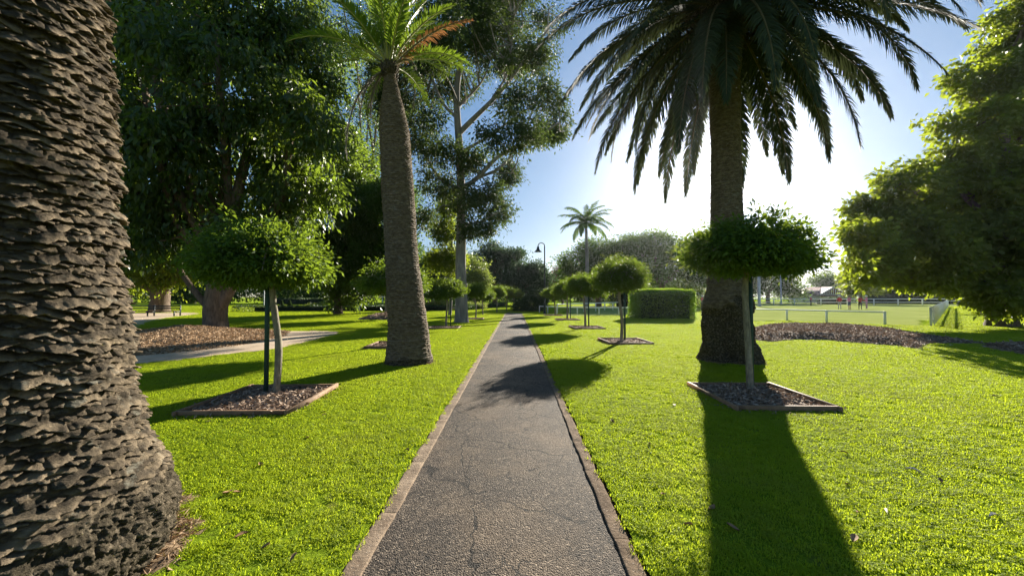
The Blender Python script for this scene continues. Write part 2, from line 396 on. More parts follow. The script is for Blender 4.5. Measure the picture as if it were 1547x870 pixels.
# blade density
dist = np.hypot(Xg, Yg-0)
dens = np.interp(dist, [0, 4, 7, 12, 20, 35, 60, 85], [400, 360, 250, 135, 66, 27, 11, 7])
mask = np.ones_like(dens)
for poly, ed in ((bed_left, .15), (walk_left, .1), (walk_back, .2), (bed_right, .1), (bed_right2, .1), (bed_mid, .1), (oval, .3), (oval2, .3)):
    mask *= np.clip(-sdist(Xg, Yg, poly)/ed+.3, 0, 1)
for x, y, hs, a in PLANT:
    cs, sn = math.cos(a), math.sin(a); u = (Xg-x)*cs+(Yg-y)*sn; v = -(Xg-x)*sn+(Yg-y)*cs
    mask *= (np.maximum(abs(u), abs(v)) > hs-.05)
for (x, y), r in ((palm1_c, .90), (palm2_c, .5), (palm3_c, .75)):
    ang = np.arctan2(Yg-y, Xg-x)
    mask *= np.clip((np.hypot(Xg-x, Yg-y)-r-.06*np.sin(5*ang))/.15, 0.0, 1)
mask *= ~((Xg > PL-.01) & (Xg < PR+.01) & (Yg <= PEND))
mask *= (Yg > -1.0) & (np.abs(Xg) < 6+1.75*np.maximum(Yg, 0))
patch = fbm(np.stack([Xg, Yg, 0*Xg], -1), 1.3, 4, 9)
mask *= np.clip(1.1+1.7*patch+.8*fbm(np.stack([Xg, Yg, 0*Xg], -1), 4, 2, 19), .22, 1)
lb = MB(); lb.add(V, q, 0, 0.5)
lawn = tag(lb.build('lawn', MATS['lawn_soil']), kind='structure')
da = lawn.data.attributes.new('dens', 'FLOAT', 'POINT'); da.data.foreach_set('value', (dens*mask).ravel().astype(np.float32))

g_ = MB(); E = 2600
g_.add([[-E, -60, -.06], [E, -60, -.06], [E, E, -.06], [-E, E, -.06]], [[0, 1, 2, 3]], 0, .5)
tag(g_.build('ground', MATS['far_grass']), kind='structure')
def flat(name, poly, z, mat):
    import bmesh
    bm = bmesh.new(); f = bm.faces.new([bm.verts.new((p[0], p[1], z)) for p in poly])
    if f.normal.z < 0: f.normal_flip()
    bmesh.ops.triangulate(bm, faces=bm.faces[:])
    me = bpy.data.meshes.new(name); bm.normal_update(); bm.to_mesh(me); bm.free(); me.materials.append(mat)
    o = bpy.data.objects.new(name, me); col.objects.link(o); return tag(o, kind='structure')
flat('playing_field', oval, .012, MATS['oval_grass']); flat('bowling_green', oval2, .012, MATS['oval_grass'])
# soil bed under the kerb gap
pb = MB(); box(pb, (PL-.06, -6, -.05), (PR+.06, PEND, -.012), 0); tag(pb.build('soil_strip', MATS['edging_dirt']), kind='structure')
# asphalt path, slightly crowned
pxs = np.linspace(PL+PW, PR-PW, 15); pys = np.arange(-6, PEND+.01, .2)
A, B = np.meshgrid(pxs, pys, indexing='ij'); tt = (A-A.mean())/.8
Zp = .006+.014*(1-tt**2)+.006*fbm(np.stack([A, B, 0*A], -1), 1.2, 3, 3)
n1, n2 = A.shape; ii, jj = np.meshgrid(np.arange(n1-1), np.arange(n2-1), indexing='ij')
pm = MB(); pm.add(np.stack([A, B, Zp], -1).reshape(-1, 3), np.stack([ii*n2+jj, (ii+1)*n2+jj, (ii+1)*n2+jj+1, ii*n2+jj+1], -1).reshape(-1, 4), 0, .5)
tag(pm.build('path', MATS['asphalt']), kind='structure')
def kerb(name, x0, x1, mat, s, blk):
    mb = MB(); y = -6.0
    while y < PEND:
        L = blk*(.75+.5*rng.random()); y1 = min(y+L, PEND); n = max(3, int(L/.05)+1)
        yy = np.linspace(y+.002, y1-.002, n); xx = np.r_[x0, x0+.004, np.linspace(x0+.012, x1-.012, 5), x1-.004, x1]
        A, B = np.meshgrid(xx, yy, indexing='ij'); P = np.stack([A, B, 0*A], -1)
        wob = .010*fbm(P, 3, 3, s)+.006*fbm(P, 14, 3, s+2)
        dz = .0015*rng.normal()
        Zk = .020+dz+.010*fbm(P, 12, 4, s+1, .7); Zk[0] = Zk[-1] = -.03; Zk[1] -= .003; Zk[-2] -= .003
        Zk[:, 0] -= .008; Zk[:, -1] -= .008
        A = A+wob
        n1, n2 = A.shape; ii, jj = np.meshgrid(np.arange(n1-1), np.arange(n2-1), indexing='ij')
        mb.add(np.stack([A, B, Zk], -1).reshape(-1, 3), np.stack([ii*n2+jj, (ii+1)*n2+jj, (ii+1)*n2+jj+1, ii*n2+jj+1], -1).reshape(-1, 4), 0)
        y = y1
    return tag(mb.build(name, mat), kind='structure')
kerb('kerb', PL+.0, PL+PW+.02, MATS['edging_concrete'], 4, .75)
kerb('kerb', PR-PW-.02, PR-.02, MATS['edging_dirt'], 8, .9)
# far paving where the path ends, in shade of the arch hedge
flat('path_end', np.array([(PL+.05, PEND), (PR-.05, PEND), (2.6, 44), (4.0, 60), (1.6, 60), (-.3, 46)]), .026, MATS['asphalt'])

def mound(name, poly, h, mat, chipmat, res, nchip, cs, slope=.35, z0=.0, s=1, maxd=99, asp_=.45):
    lo, hi = poly.min(0)-.3, poly.max(0)+.3
    X, Y = np.meshgrid(np.arange(lo[0], hi[0], res), np.arange(lo[1], hi[1], res), indexing='ij')
    P = np.stack([X, Y, 0*X], -1); d = sdist(X, Y, poly)+.12*fbm(P, 1.7, 3, s)
    Z = np.where(d > -.05, z0+.03+np.minimum(np.maximum(d, 0)*slope, h)*(.8+.3*fbm(P, .5, 2, s+1))+.035*fbm(P, 5, 4, s+2), -.04)
    n1, n2 = X.shape; ii, jj = np.meshgrid(np.arange(n1-1), np.arange(n2-1), indexing='ij')
    q = np.stack([ii*n2+jj, (ii+1)*n2+jj, (ii+1)*n2+jj+1, ii*n2+jj+1], -1).reshape(-1, 4)
    V = np.stack([X, Y, Z], -1).reshape(-1, 3); q = q[(V[q][:, :, 2] > -.03).any(1)]
    mb = MB(); mb.add(V, q, 0, .5)
    idx = np.flatnonzero(d.ravel() > .02)
    if nchip and len(idx):
        k = rng.choice(idx, nchip); C = V[k]+np.c_[rng.uniform(-res/2, res/2, (nchip, 2)), np.full(nchip, .012)]
        D = rng.normal(size=(nchip, 3))*[1, 1, .25]
        leaves(mb, C, D, cs*(.5+rng.random(nchip)), cs*asp_*(.5+rng.random(nchip)), 1, .1)
    return mb.build(name, [mat, chipmat])
tag(mound('mulch_bed', bed_left, .38, M_mulchl, M_chipl, .12, 26000, .075, .16, s=11), 'long mound of pale brown leaf mulch under the spreading tree', 'mulch bed')
tag(mound('mulch_bed', bed_right, .24, M_mulch, M_chip, .1, 20000, .085, .3, s=21), 'low mound of grey brown bark mulch on the lawn behind the tall palm', 'mulch bed')
tag(mound('mulch_bed', bed_right2, .12, M_mulch, M_chip, .12, 3000, .11, .3, s=31), 'small strip of reddish mulch on the lawn at the right edge', 'mulch bed')
tag(mound('mulch_bed', bed_mid, .30, M_mulch, M_chip, .12, 3000, .12, .4, s=41), 'dark edged mulch bed just behind the leaning palm trunk', 'mulch bed')
for nm, p, s_ in (('footpath', walk_left, 51), ('footpath', walk_back, 61)):
    lo, hi = p.min(0)-.3, p.max(0)+.3; r_ = .2
    X, Y = np.meshgrid(np.arange(lo[0], hi[0], r_), np.arange(lo[1], hi[1], r_), indexing='ij'); P = np.stack([X, Y, 0*X], -1)
    d = sdist(X, Y, p)+.06*fbm(P, 2, 2, s_); Zf = np.where(d > -.03, .036+lawn_h(X, Y)-.02, -.04)
    n1, n2 = X.shape; ii, jj = np.meshgrid(np.arange(n1-1), np.arange(n2-1), indexing='ij')
    q = np.stack([ii*n2+jj, (ii+1)*n2+jj, (ii+1)*n2+jj+1, ii*n2+jj+1], -1).reshape(-1, 4)
    V = np.stack([X, Y, Zf], -1).reshape(-1, 3); q = q[(V[q][:, :, 2] > -.03).any(1)]
    mb = MB(); mb.add(V, q, 0, .5); tag(mb.build(nm, MATS['sandy_path']), kind='structure')
# brown dead litter ring round the near palm
th = np.linspace(0, 2*math.pi, 40, endpoint=False)
ring = np.array([(palm1_c[0]+(.88+.08*math.sin(5*t)+.05*math.sin(11*t))*math.cos(t), palm1_c[1]+(.88+.08*math.sin(5*t)+.05*math.sin(11*t))*math.sin(t)) for t in th])
m_, nt_, bs_ = newmat('red_litter'); nt_.links.new(ramp(nt_, [(.3, (.09, .06, .035)), (.7, (.22, .145, .08))], noise(nt_, 25, 6, .7)), bs_.inputs['Base Color']); bs_.inputs['Roughness'].default_value = .95
M_litter = leafmat('litter_needles', (.14, .085, .045), (.40, .28, .17), (.3, .15, .05), .15, .8, .2)
tag(mound('litter_ring', ring, .012, m_, M_litter, .04, 9000, .07, .2, s=71, asp_=.12, z0=-.012), 'ring of reddish dead litter round the foot of the nearest palm', 'leaf litter', kind='stuff')

for (cx_, cy_), rr_, hh in ((palm2_c, .60, .02), (palm3_c, .80, .03)):
    ring2 = np.array([(cx_+(rr_+.07*math.sin(4*t+cx_)+.05*math.sin(9*t))*math.cos(t), cy_+(rr_+.07*math.sin(4*t)+.05*math.sin(7*t))*math.sin(t)) for t in th])
    tag(mound('litter_ring', ring2, hh, m_, M_litter, .05, 1500, .07, .2, s=int(73+cx_), asp_=.15, z0=-.012), 'reddish soil and litter round the foot of the '+('leaning palm left of the path' if cx_ < 0 else 'tall palm right of the path'), 'leaf litter', kind='stuff')
# grass blades: one tuft, scattered over the lawn by geometry nodes
def tuft(n=56, rad=.075):
    mb = MB()
    for i in range(n):
        a = rng.random()*6.283; r = rad*math.sqrt(rng.random()); x, y = r*math.cos(a), r*math.sin(a)
        h = .014+.018*rng.random(); b = rng.random()*6.283; ln = .5+1.0*rng.random(); wd = .0018+.0012*rng.random()
        dx, dy = math.cos(b), math.sin(b); sx, sy = -dy*wd, dx*wd
        m = np.array([x+dx*h*ln*.35, y+dy*h*ln*.35, h*.62]); t = np.array([x+dx*h*ln*1.0, y+dy*h*ln*1.0, h*(.95-.3*ln*rng.random())])
        mb.add([[x-sx, y-sy, -.012], [x+sx, y+sy, -.012], m+[sx, sy, 0], m-[sx, sy, 0], t], [[0, 1, 2, 3]], 0, rng.random())
        mb.f[3].append(np.array([[3, 2, 4]])+mb.n-5); mb.m[3].append(np.zeros(1, int))
    return mb
grass = tag(tuft().build('grass', M_grass, smooth=False), 'short bright green mown grass covering the lawns', 'grass', kind='stuff')
ng = bpy.data.node_groups.new('grass_scatter', 'GeometryNodeTree')
ng.interface.new_socket('Geometry', in_out='INPUT', socket_type='NodeSocketGeometry')
ng.interface.new_socket('Geometry', in_out='OUTPUT', socket_type='NodeSocketGeometry')
N = ng.nodes.new; L = ng.links.new
gi, go = N('NodeGroupInput'), N('NodeGroupOutput')
oi = N('GeometryNodeObjectInfo'); oi.inputs[0].default_value = lawn; oi.transform_space = 'ORIGINAL'
dp = N('GeometryNodeDistributePointsOnFaces'); na = N('GeometryNodeInputNamedAttribute'); na.data_type = 'FLOAT'; na.inputs[0].default_value = 'dens'
L(oi.outputs['Geometry'], dp.inputs['Mesh']); L(na.outputs[0], dp.inputs['Density'])
ip = N('GeometryNodeInstanceOnPoints'); L(dp.outputs['Points'], ip.inputs['Points']); L(gi.outputs[0], ip.inputs['Instance'])
rv = N('FunctionNodeRandomValue'); rv.data_type = 'FLOAT_VECTOR'; rv.inputs[0].default_value = (-.08, -.08, 0); rv.inputs[1].default_value = (.08, .08, 6.283)
L(rv.outputs[0], ip.inputs['Rotation'])
pos = N('GeometryNodeInputPosition'); ln_ = N('ShaderNodeVectorMath'); ln_.operation = 'LENGTH'; L(pos.outputs[0], ln_.inputs[0])
mr = N('ShaderNodeMapRange'); mr.inputs['From Min'].default_value = 3; mr.inputs['From Max'].default_value = 60; mr.inputs['To Min'].default_value = .9; mr.inputs['To Max'].default_value = 3.6
L(ln_.outputs['Value'], mr.inputs['Value'])
mz = N('ShaderNodeMapRange'); mz.inputs['From Min'].default_value = 3; mz.inputs['From Max'].default_value = 60; mz.inputs['To Min'].default_value = .9; mz.inputs['To Max'].default_value = 1.7
L(ln_.outputs['Value'], mz.inputs['Value'])
rs = N('FunctionNodeRandomValue'); rs.data_type = 'FLOAT'; rs.inputs[2].default_value = .75; rs.inputs[3].default_value = 1.25
m1 = N('ShaderNodeMath'); m1.operation = 'MULTIPLY'; L(mr.outputs[0], m1.inputs[0]); L(rs.outputs[1], m1.inputs[1])
m2 = N('ShaderNodeMath'); m2.operation = 'MULTIPLY'; L(mz.outputs[0], m2.inputs[0]); L(rs.outputs[1], m2.inputs[1])
cx = N('ShaderNodeCombineXYZ'); L(m1.outputs[0], cx.inputs[0]); L(m1.outputs[0], cx.inputs[1]); L(m2.outputs[0], cx.inputs[2])
L(cx.outputs[0], ip.inputs['Scale']); L(ip.outputs[0], go.inputs[0])
md = grass.modifiers.new('scatter', 'NODES'); md.node_group = ng

# ------------------------------------------------------------------ palms
def palm_trunk(name, prof, axis, nth, nz, row, amp, mat, parent, s=0, ncell=13, rootz=0.0, rootamp=.03, rmat=None, lump=.0, tilt=.35, rag=.0):
    """prof: [(z, radius)], axis: [(z, dx, dy)] relative to base; shingled leaf-scar relief as real geometry"""
    pz = np.array(prof); az = np.array(axis); H = pz[-1, 0]
    z = np.linspace(-.06, H, nz) if not isinstance(nz, np.ndarray) else nz
    t = np.arange(nth)*2*math.pi/nth
    Zm, T = np.meshgrid(z, t, indexing='ij')
    r0 = np.interp(Zm, pz[:, 0], pz[:, 1]); r0 = (r0+np.interp(Zm-.12, pz[:, 0], pz[:, 1])+np.interp(Zm+.12, pz[:, 0], pz[:, 1]))/3
    P = np.stack([np.cos(T)*r0, np.sin(T)*r0, Zm], -1)
    wz = Zm/row + tilt*np.sin(T*2+Zm*1.3)*.6 + .75*fbm(P*[1, 1, .8], 2.6, 2, s) + .28*fbm(P, 9, 3, s+3)
    u0 = T/(2*math.pi)*ncell
    j0 = np.floor(wz)
    u = u0+.5*(j0 % 2)+.3*vnoise(P, 3, s+5)
    cu = np.floor(u); fu = u-cu
    wz2 = wz+.6*np.abs(fu-.5)*2-.25             # lower lip bowed like a leaf scar
    j = np.floor(wz2); v = wz2-j
    rnd = _h((cu.astype(np.int64)) % ncell, j.astype(np.int64), np.zeros_like(j, dtype=np.int64), s+9)
    p = np.clip(v/.10, 0, 1)*(1-v)**.75          # shelf at the bottom of each scar, retreating upwards
    lip = .55+.75*rnd
    d = amp*(p*lip)
    d += rag*(.75*fbm(P, 4.5, 4, s+31, .6)+.45*fbm(P, 16, 3, s+33, .7)+.5*(_h(cu.astype(np.int64) % ncell, j.astype(np.int64)+999, np.zeros_like(j, dtype=np.int64), s+8)-.5)+.9*(np.abs(fu-.5)-.25)*p)
    d += amp*.30*fbm(P, 14, 3, s+11)+amp*.35*np.maximum(0, fbm(P*[1, 1, 1.4], 30, 3, s+13))*p
    gap = np.clip((.06-np.minimum(fu, 1-fu))/.06, 0, 1); d -= amp*.45*gap*p
    if rootz > 0:
        k = np.clip((rootz+max(.14, rootz*.3)*fbm(P, 1.6, 4, s+15)*1.6-Zm)/.07, 0, 1)
        rt = rootamp*(1.2*fbm(P, 5, 3, s+17)+.9*fbm(P, 38, 3, s+19, .7))+.01
        d = d*(1-k)+k*rt
    if lump: d += lump*fbm(P*[1, 1, .6], 2.0, 3, s+23)*np.clip(1.2-Zm/2.6, 0, 1)
    d += .02*fbm(P, 1.3, 2, s+21)*(r0/.5)
    rr = r0+d
    V = np.stack([np.cos(T)*rr+np.interp(Zm, az[:, 0], az[:, 1]), np.sin(T)*rr+np.interp(Zm, az[:, 0], az[:, 2]), Zm-(d*.25)], -1).reshape(-1, 3)
    rv_ = np.clip(p*lip*.8+.25*fbm(P, 20, 3, s+41), 0, 1).ravel(); m = len(z); i, jj = np.meshgrid(np.arange(m-1), np.arange(nth), indexing='ij'); i = i.ravel(); jj = jj.ravel(); j2 = (jj+1) % nth
    q = np.stack([i*nth+jj, i*nth+j2, (i+1)*nth+j2, (i+1)*nth+jj], 1)
    mb = MB()
    if rootz > 0 and rmat:
        zc = V[q].mean(1)[:, 2]; kk = (k.ravel()[q].mean(1) > .5)
        mb.v.append(V); mb.r.append(rv_); mb.n += len(V)
        mb.f[4].append(q); mb.m[4].append(kk.astype(int))
        return mb.build(name, [mat, rmat], parent, smooth=True)
    mb.add(V, q, 0, rv_); return mb.build(name, mat, parent, smooth=True)

def frond(parent, org, az, e0, Lf, droop, mats, nl=80, llen=.42, lw=.03, curl=1.25, vee=.25, lgrav=.35, twist=0, name='frond', r0=.03, bare=.12, thin=1.0):
    n = 26; ss = np.linspace(0, 1, n); e = e0-droop*ss**curl
    ax = az+twist*ss**2
    step = Lf/(n-1); d = np.stack([np.cos(e)*np.cos(ax), np.cos(e)*np.sin(ax), np.sin(e)], 1)
    P = np.zeros((n, 3)); P[0] = org
    for i in range(1, n): P[i] = P[i-1]+(d[i-1]+d[i])*.5*step
    mb = MB(); tube(mb, P, r0*(1-.85*ss)+.003, 5, 1, cap=False)
    s1 = np.linspace(bare, .995, nl); s1 = np.tile(s1, 2)+rng.normal(0, .003, nl*2); s1 = np.clip(s1, bare*.9, .999); sg = np.repeat([1, -1], nl)
    keep = rng.random(nl*2) < thin; s1 = s1[keep]; sg = sg[keep]; m = len(s1)
    B = np.stack([np.interp(s1, ss, P[:, k]) for k in range(3)], 1); T = unit(np.stack([np.interp(s1, ss, d[:, k]) for k in range(3)], 1))
    aa = az+twist*s1**2
    Sd = np.stack([-np.sin(aa), np.cos(aa), 0*aa], 1); Nn = np.cross(T, Sd); Nn *= np.sign(Nn[:, 2:3]+1e-6)
    an = np.interp(s1, [0, .3, .8, 1], [R(62), R(55), R(38), R(15)])[:, None]+rng.normal(0, .09, (m, 1))
    D = unit(T*np.cos(an)+Sd*sg[:, None]*np.sin(an)+Nn*(vee+rng.normal(0, .13, (m, 1))))
    Ll = llen*np.interp(s1, [0, .12, .35, .7, 1], [.45, .85, 1, .8, .28])*(.85+.3*rng.random(m))
    W = Sd*0+unit(np.cross(D, Nn))
    g = np.array([0, 0, -1.0]); mid = B+D*Ll[:, None]*.5+g*lgrav*.12*Ll[:, None]; tip = B+D*Ll[:, None]*.95+g*lgrav*.5*Ll[:, None]
    w_ = lw*.5
    V = np.stack([B-W*w_*.6, B+W*w_*.6, mid+W*w_, tip, mid-W*w_], 1)
    base = np.arange(m)[:, None]*5
    rr = np.repeat(rng.random(m), 5)
    mb.v.append(V.reshape(-1, 3)); mb.r.append(rr)
    mb.f[4].append(mb.n+base+[[0, 1, 2, 4]]); mb.m[4].append(np.zeros(m, int)); mb.f[3].append(mb.n+base+[[4, 2, 3]]); mb.m[3].append(np.zeros(m, int)); mb.n += m*5
    return mb.build(name, list(mats), parent)

# nearest palm, at the left edge
T1 = empty('palm_tree', (*palm1_c, 0), 0, 'massive rough scaly palm trunk filling the left edge of the view', 'palm tree')
z1 = np.concatenate([np.linspace(-.06, 4.3, 1000), np.linspace(4.32, 10.5, 160)])
palm_trunk('trunk', [(-.1, .70), (.0, .72), (.15, .76), (.32, .765), (.5, .69), (.7, .60), (1.0, .535), (1.5, .465), (2.5, .41), (3.6, .345), (10.5, .33)],
           [(-.1, 0, 0), (10.5, 0, 0)], 600, z1, .056, .040, M_palm1, T1, s=3, ncell=17, rootz=.52, rootamp=.045, rmat=M_root, tilt=.5, rag=.062)
for k in range(34):
    frond(T1, (0, 0, 10.6), k*2.399, R(70-90*(k/34)), 3.6, R(65), (M_frond, M_rachis), nl=60, llen=.4, lw=.04)
# leaning palm left of the path
b2 = palm2_c
T2 = empty('palm_tree', (*b2, 0), 0, 'leaning palm left of the path with bottle-necked trunk and small tuft of fronds', 'palm tree')
Y2 = b2[1]
def ax2(px, py): p = at(px, py, Y2); return (p[2], p[0]-b2[0], 0.0)
ax = [(-.1, 0, 0)]+[ax2(*p) for p in ((617, 500), (608, 400), (602, 300), (596, 200), (589, 112))]
wd = lambda px: px/2/F*Y2
pr = [(-.1, wd(68)), (0, wd(69)), (.12, wd(66)), (.35, wd(61)), (.8, wd(56)), (ax[2][0], wd(47)), (ax[3][0], wd(44.5)), (ax[4][0], wd(43)), (ax2(592, 165)[0], wd(33)), (ax2(590, 135)[0], wd(20)), (ax[5][0], wd(13))]
palm_trunk('trunk', pr, ax, 260, 760, .052, .030, M_palm2, T2, s=31, ncell=15, rootz=.16, rootamp=.04, rmat=M_root, tilt=.3, rag=.012)
c2 = np.array([ax[5][1], 0, ax[5][0]])
nb = MB(); lathe(nb, [(.10, -.12), (.15, 0), (.19, .12), (.15, .28), (.06, .36)], c2, 18, 0)
for k in range(60):                                  # stubs of cut leaf bases
    a = rng.random()*6.283; zz = rng.uniform(-.1, .2); o_ = c2+[.15*math.cos(a), .15*math.sin(a), zz]
    tube(nb, [o_, o_+np.array([.07*math.cos(a), .07*math.sin(a), .09])], [.028, .016], 5, 0)
nb.build('crown_shaft', M_root, T2)
for k in range(28):
    f = k/28; e0 = R(88-72*f)
    frond(T2, c2+[.08*math.cos(k*2.4), .08*math.sin(k*2.4), .22], k*2.399+.3, e0, 1.75+.45*rng.random(), R(34+30*f+rng.normal()*8), (M_frondl, M_rachis), nl=58, llen=.34, lw=.03, vee=.4, lgrav=.25, r0=.022, bare=.2)
fb = frond(T2, c2+[.1, -.1, .1], R(-22), R(34), 2.3, R(46), (M_frondb, M_frondg), nl=60, llen=.30, lw=.026, lgrav=1.0, r0=.02); fb['label'] = 'dry orange-brown frond'
fb = frond(T2, c2+[.08, -.05, .1], R(-20), R(40), .85, R(120), (M_frondg, M_frondg), nl=30, llen=.15, lw=.02, lgrav=.8); fb['label'] = 'short dry frond'
for a_, L_ in ((R(190), 2.5), (R(200), 1.6), (R(165), 1.2)):
    fb = frond(T2, c2+[-.1, 0, .05], a_, R(5), L_, R(98), (M_frondg, M_frondg), nl=50, llen=.22, lw=.018, lgrav=1.6, curl=.35, thin=.6); fb['label'] = 'dead grey frond hanging down'
# big palm right of the path
b3 = palm3_c; Y3 = b3[1]
T3 = empty('palm_tree', (*b3, 0), 0, 'tall dark palm right of the path with a huge drooping crown against the sun', 'palm tree')
w3 = lambda px: (px-5)/2/F*Y3
zz3 = lambda py: at(1100, py, Y3)[2]
pr = [(-.1, w3(80)), (0, w3(80)), (.15, w3(76)), (.45, w3(66)), (1.0, w3(60)), (zz3(480), w3(60)), (zz3(470), w3(62)), (zz3(463), w3(72)), (zz3(455), w3(68)), (zz3(442), w3(56)), (zz3(400), w3(52)), (zz3(340), w3(46)), (zz3(225), w3(42)), (zz3(110), w3(45)), (zz3(70), w3(54)), (zz3(10), w3(62))]
xo = lambda px: (px-1102)/F*Y3
palm_trunk('trunk', pr, [(-.1, xo(1103), 0), (1.2, xo(1102), 0), (zz3(340), xo(1101), 0), (zz3(0), xo(1100), 0)], 260, 700, .06, .032, M_palm2, T3, s=51, ncell=15, rootz=1.45, rootamp=.05, rmat=M_root, lump=.27, tilt=.35, rag=.02)
C3 = np.array([0, 0, 9.0])
hb = MB(); lathe(hb, [(.42, -.9), (.62, -.6), (.78, -.2), (.72, .2), (.45, .6), (.1, .8)], C3, 20, 0)
for k in range(150):
    a = rng.random()*6.283; zz = rng.uniform(-1.0, .3); o_ = C3+[.62*math.cos(a), .62*math.sin(a), zz]
    tube(hb, [o_, o_+np.array([.28*math.cos(a), .28*math.sin(a), .22])], [.05, .025], 5, 0)
hb.build('crown_shaft', M_root, T3)
NF = 98
for k in range(NF):
    f = k/NF; e0 = R(80-126*f**.72)+rng.normal()*.07; a = k*2.39996
    dr = R(74-30*f+rng.normal()*9)
    if e0-dr < R(-86): dr = e0+R(86)
    o_ = C3+[.55*math.cos(a), .55*math.sin(a), .35-.9*f]
    frond(T3, o_, a, e0, 4.0+.6*rng.random()-.4*max(0, f-.8)*4*.5, dr, (M_frond, M_rachisd), nl=165, llen=.46, lw=.030, vee=.10, lgrav=.85, r0=.035, twist=rng.normal()*.12, curl=1.15, bare=.1)

# ------------------------------------------------------------------ trees
def clumps(lobes, n, shell=.62, flat_=0, seed=0):
    """points spread through overlapping ellipsoid lobes, denser near their skins, with gaps"""
    L = np.array(lobes, float); a = (L[:, 3]*L[:, 4]+L[:, 4]*L[:, 5]+L[:, 3]*L[:, 5]); k = rng.choice(len(L), n, p=a/a.sum())
    d = unit(rng.normal(size=(n, 3))); r = (shell+(1-shell)*rng.random(n)**.8)
    r = r*(1+.16*vnoise(d*2.1+L[k, :3]*.37, 1.0, seed))
    P = L[k, :3]+d*r[:, None]*L[k, 3:6]
    if flat_: P[:, 2] = np.where(d[:, 2] < 0, L[k, 2]+d[:, 2]*r*L[k, 5]*flat_, P[:, 2])
    return P, d, k
def crown(mb, lobes, n, per, cr, ls, asp=.45, mat=0, shell=.62, droop=.2, hang=0.0, seed=0, gapn=0.0, flat_=0, ngap=.5):
    P, d, k = clumps(lobes, n, shell, flat_, seed)
    if gapn > 0:
        g = vnoise(P, ngap, seed+5)+.5*vnoise(P, ngap*2.3, seed+6); P_ = P[g > np.quantile(g, gapn)]; d = d[g > np.quantile(g, gapn)]; P = P_
    n = len(P); C = np.repeat(P, per, 0); dd = np.repeat(d, per, 0)
    o = rng.normal(size=(n*per, 3))*np.array([1, 1, .7])*np.repeat(cr*(.6+.7*rng.random(n)), per)[:, None]*.55
    if hang: o[:, 2] -= np.abs(rng.normal(size=n*per))*hang
    X = C+o; D = unit(o)*.7+rng.normal(size=X.shape)*.5+dd*.4+np.array([0, 0, -droop])
    s = ls*(.65+.7*rng.random(len(X)))
    rn = np.clip(np.repeat(rng.random(n), per)*.5+rng.random(len(X))*.5, 0, 1)
    leaves(mb, X, D, s, s*asp, mat, .22, rn)
    return P
def limbs(mb, base, fork, lobes, tips, r0, rf, nsub=60, wig=.08, mat=0):
    """trunk from base to fork, a limb to every lobe, branchlets to a sample of the clumps"""
    base = np.array(base, float); fork = np.array(fork, float); Lb = np.array(lobes)[:, :3]
    H = np.linalg.norm(fork-base)
    pts = spline([base-[0, 0, .2], base+(fork-base)*.35+rng.normal(size=3)*wig*H*.3, fork], 12)
    rr = np.interp(np.linspace(0, 1, 12), [0, .08, .3, 1], [r0*1.35, r0*1.1, r0*.92, rf*1.05]); tube(mb, pts, rr, 14, mat, rough=.03)
    paths = []
    for l in Lb:
        m1 = fork+(l-fork)*.4+np.array([0, 0, .10*np.linalg.norm(l-fork)])+rng.normal(size=3)*wig*np.linalg.norm(l-fork)
        p = spline([fork-(fork-base)*.06, m1, l, l+(l-fork)*.22], 12); ln = np.linspace(0, 1, 12)
        tube(mb, p, rf*.62*(1-.85*ln)+.02*rf, 8, mat, rough=.03); paths.append(p)
    A = np.concatenate(paths)
    if nsub and len(tips):
        for t in tips[rng.choice(len(tips), min(nsub, len(tips)), replace=False)]:
            i = np.argmin(((A-t)**2).sum(1)+rng.random(len(A))*.3); s = A[i]; v = t-s; ll = np.linalg.norm(v)
            p = spline([s, s+v*.5+rng.normal(size=3)*ll*.1+[0, 0, .08*ll], t], 6)
            tube(mb, p, rf*.13*np.linspace(1, .25, 6)+.004, 5, mat, cap=False)
def pxl(L, Y):
    out = []
    for l in L:
        x, y, rx, ry = l[:4]; dy = l[4] if len(l) > 4 else 0; ds = l[5] if len(l) > 5 else 1.0
        Yc = Y+dy; p = at(x, y, Yc); sc_ = Yc/F; out.append((*p, rx*sc_, rx*sc_*ds, ry*sc_))
    return out
def sublobes(lobes, k=5, f=.42):
    out = list(lobes)
    for l in lobes:
        l = np.array(l)
        for d in unit(rng.normal(size=(k, 3))+[0, 0, .15]):
            q = f*(.7+.6*rng.random()); out.append((*(l[:3]+d*l[3:6]*.88), *(l[3:6]*q)))
    return out
def tree(label, base, forkz, lobes, r0, n, per, cr, ls, lm, bm=None, asp=.45, cat='tree', name='broadleaf_tree', group=None, nsub=60, fork=None, wig=.08, rf=None, skipl=0, **kw):
    base = np.array(base, float); base[2] = 0
    o = empty(name, base, 0, label, cat, group); L0 = lobes; lobes = sublobes(lobes)
    fk = np.array([base[0], base[1], forkz]) if fork is None else np.array(fork)
    cm = MB(); T = crown(cm, lobes, n, per, cr, ls, asp, **kw)
    tm = MB(); limbs(tm, base, fk, L0[skipl:], T, r0, rf or r0*.8, nsub, wig)
    tm.build('trunk', bm or M_bark, o, loc=base); cr_ = cm.build('crown', lm, o, smooth=False, loc=base)
    for ch in o.children: ch.location = (0, 0, 0)
    return o

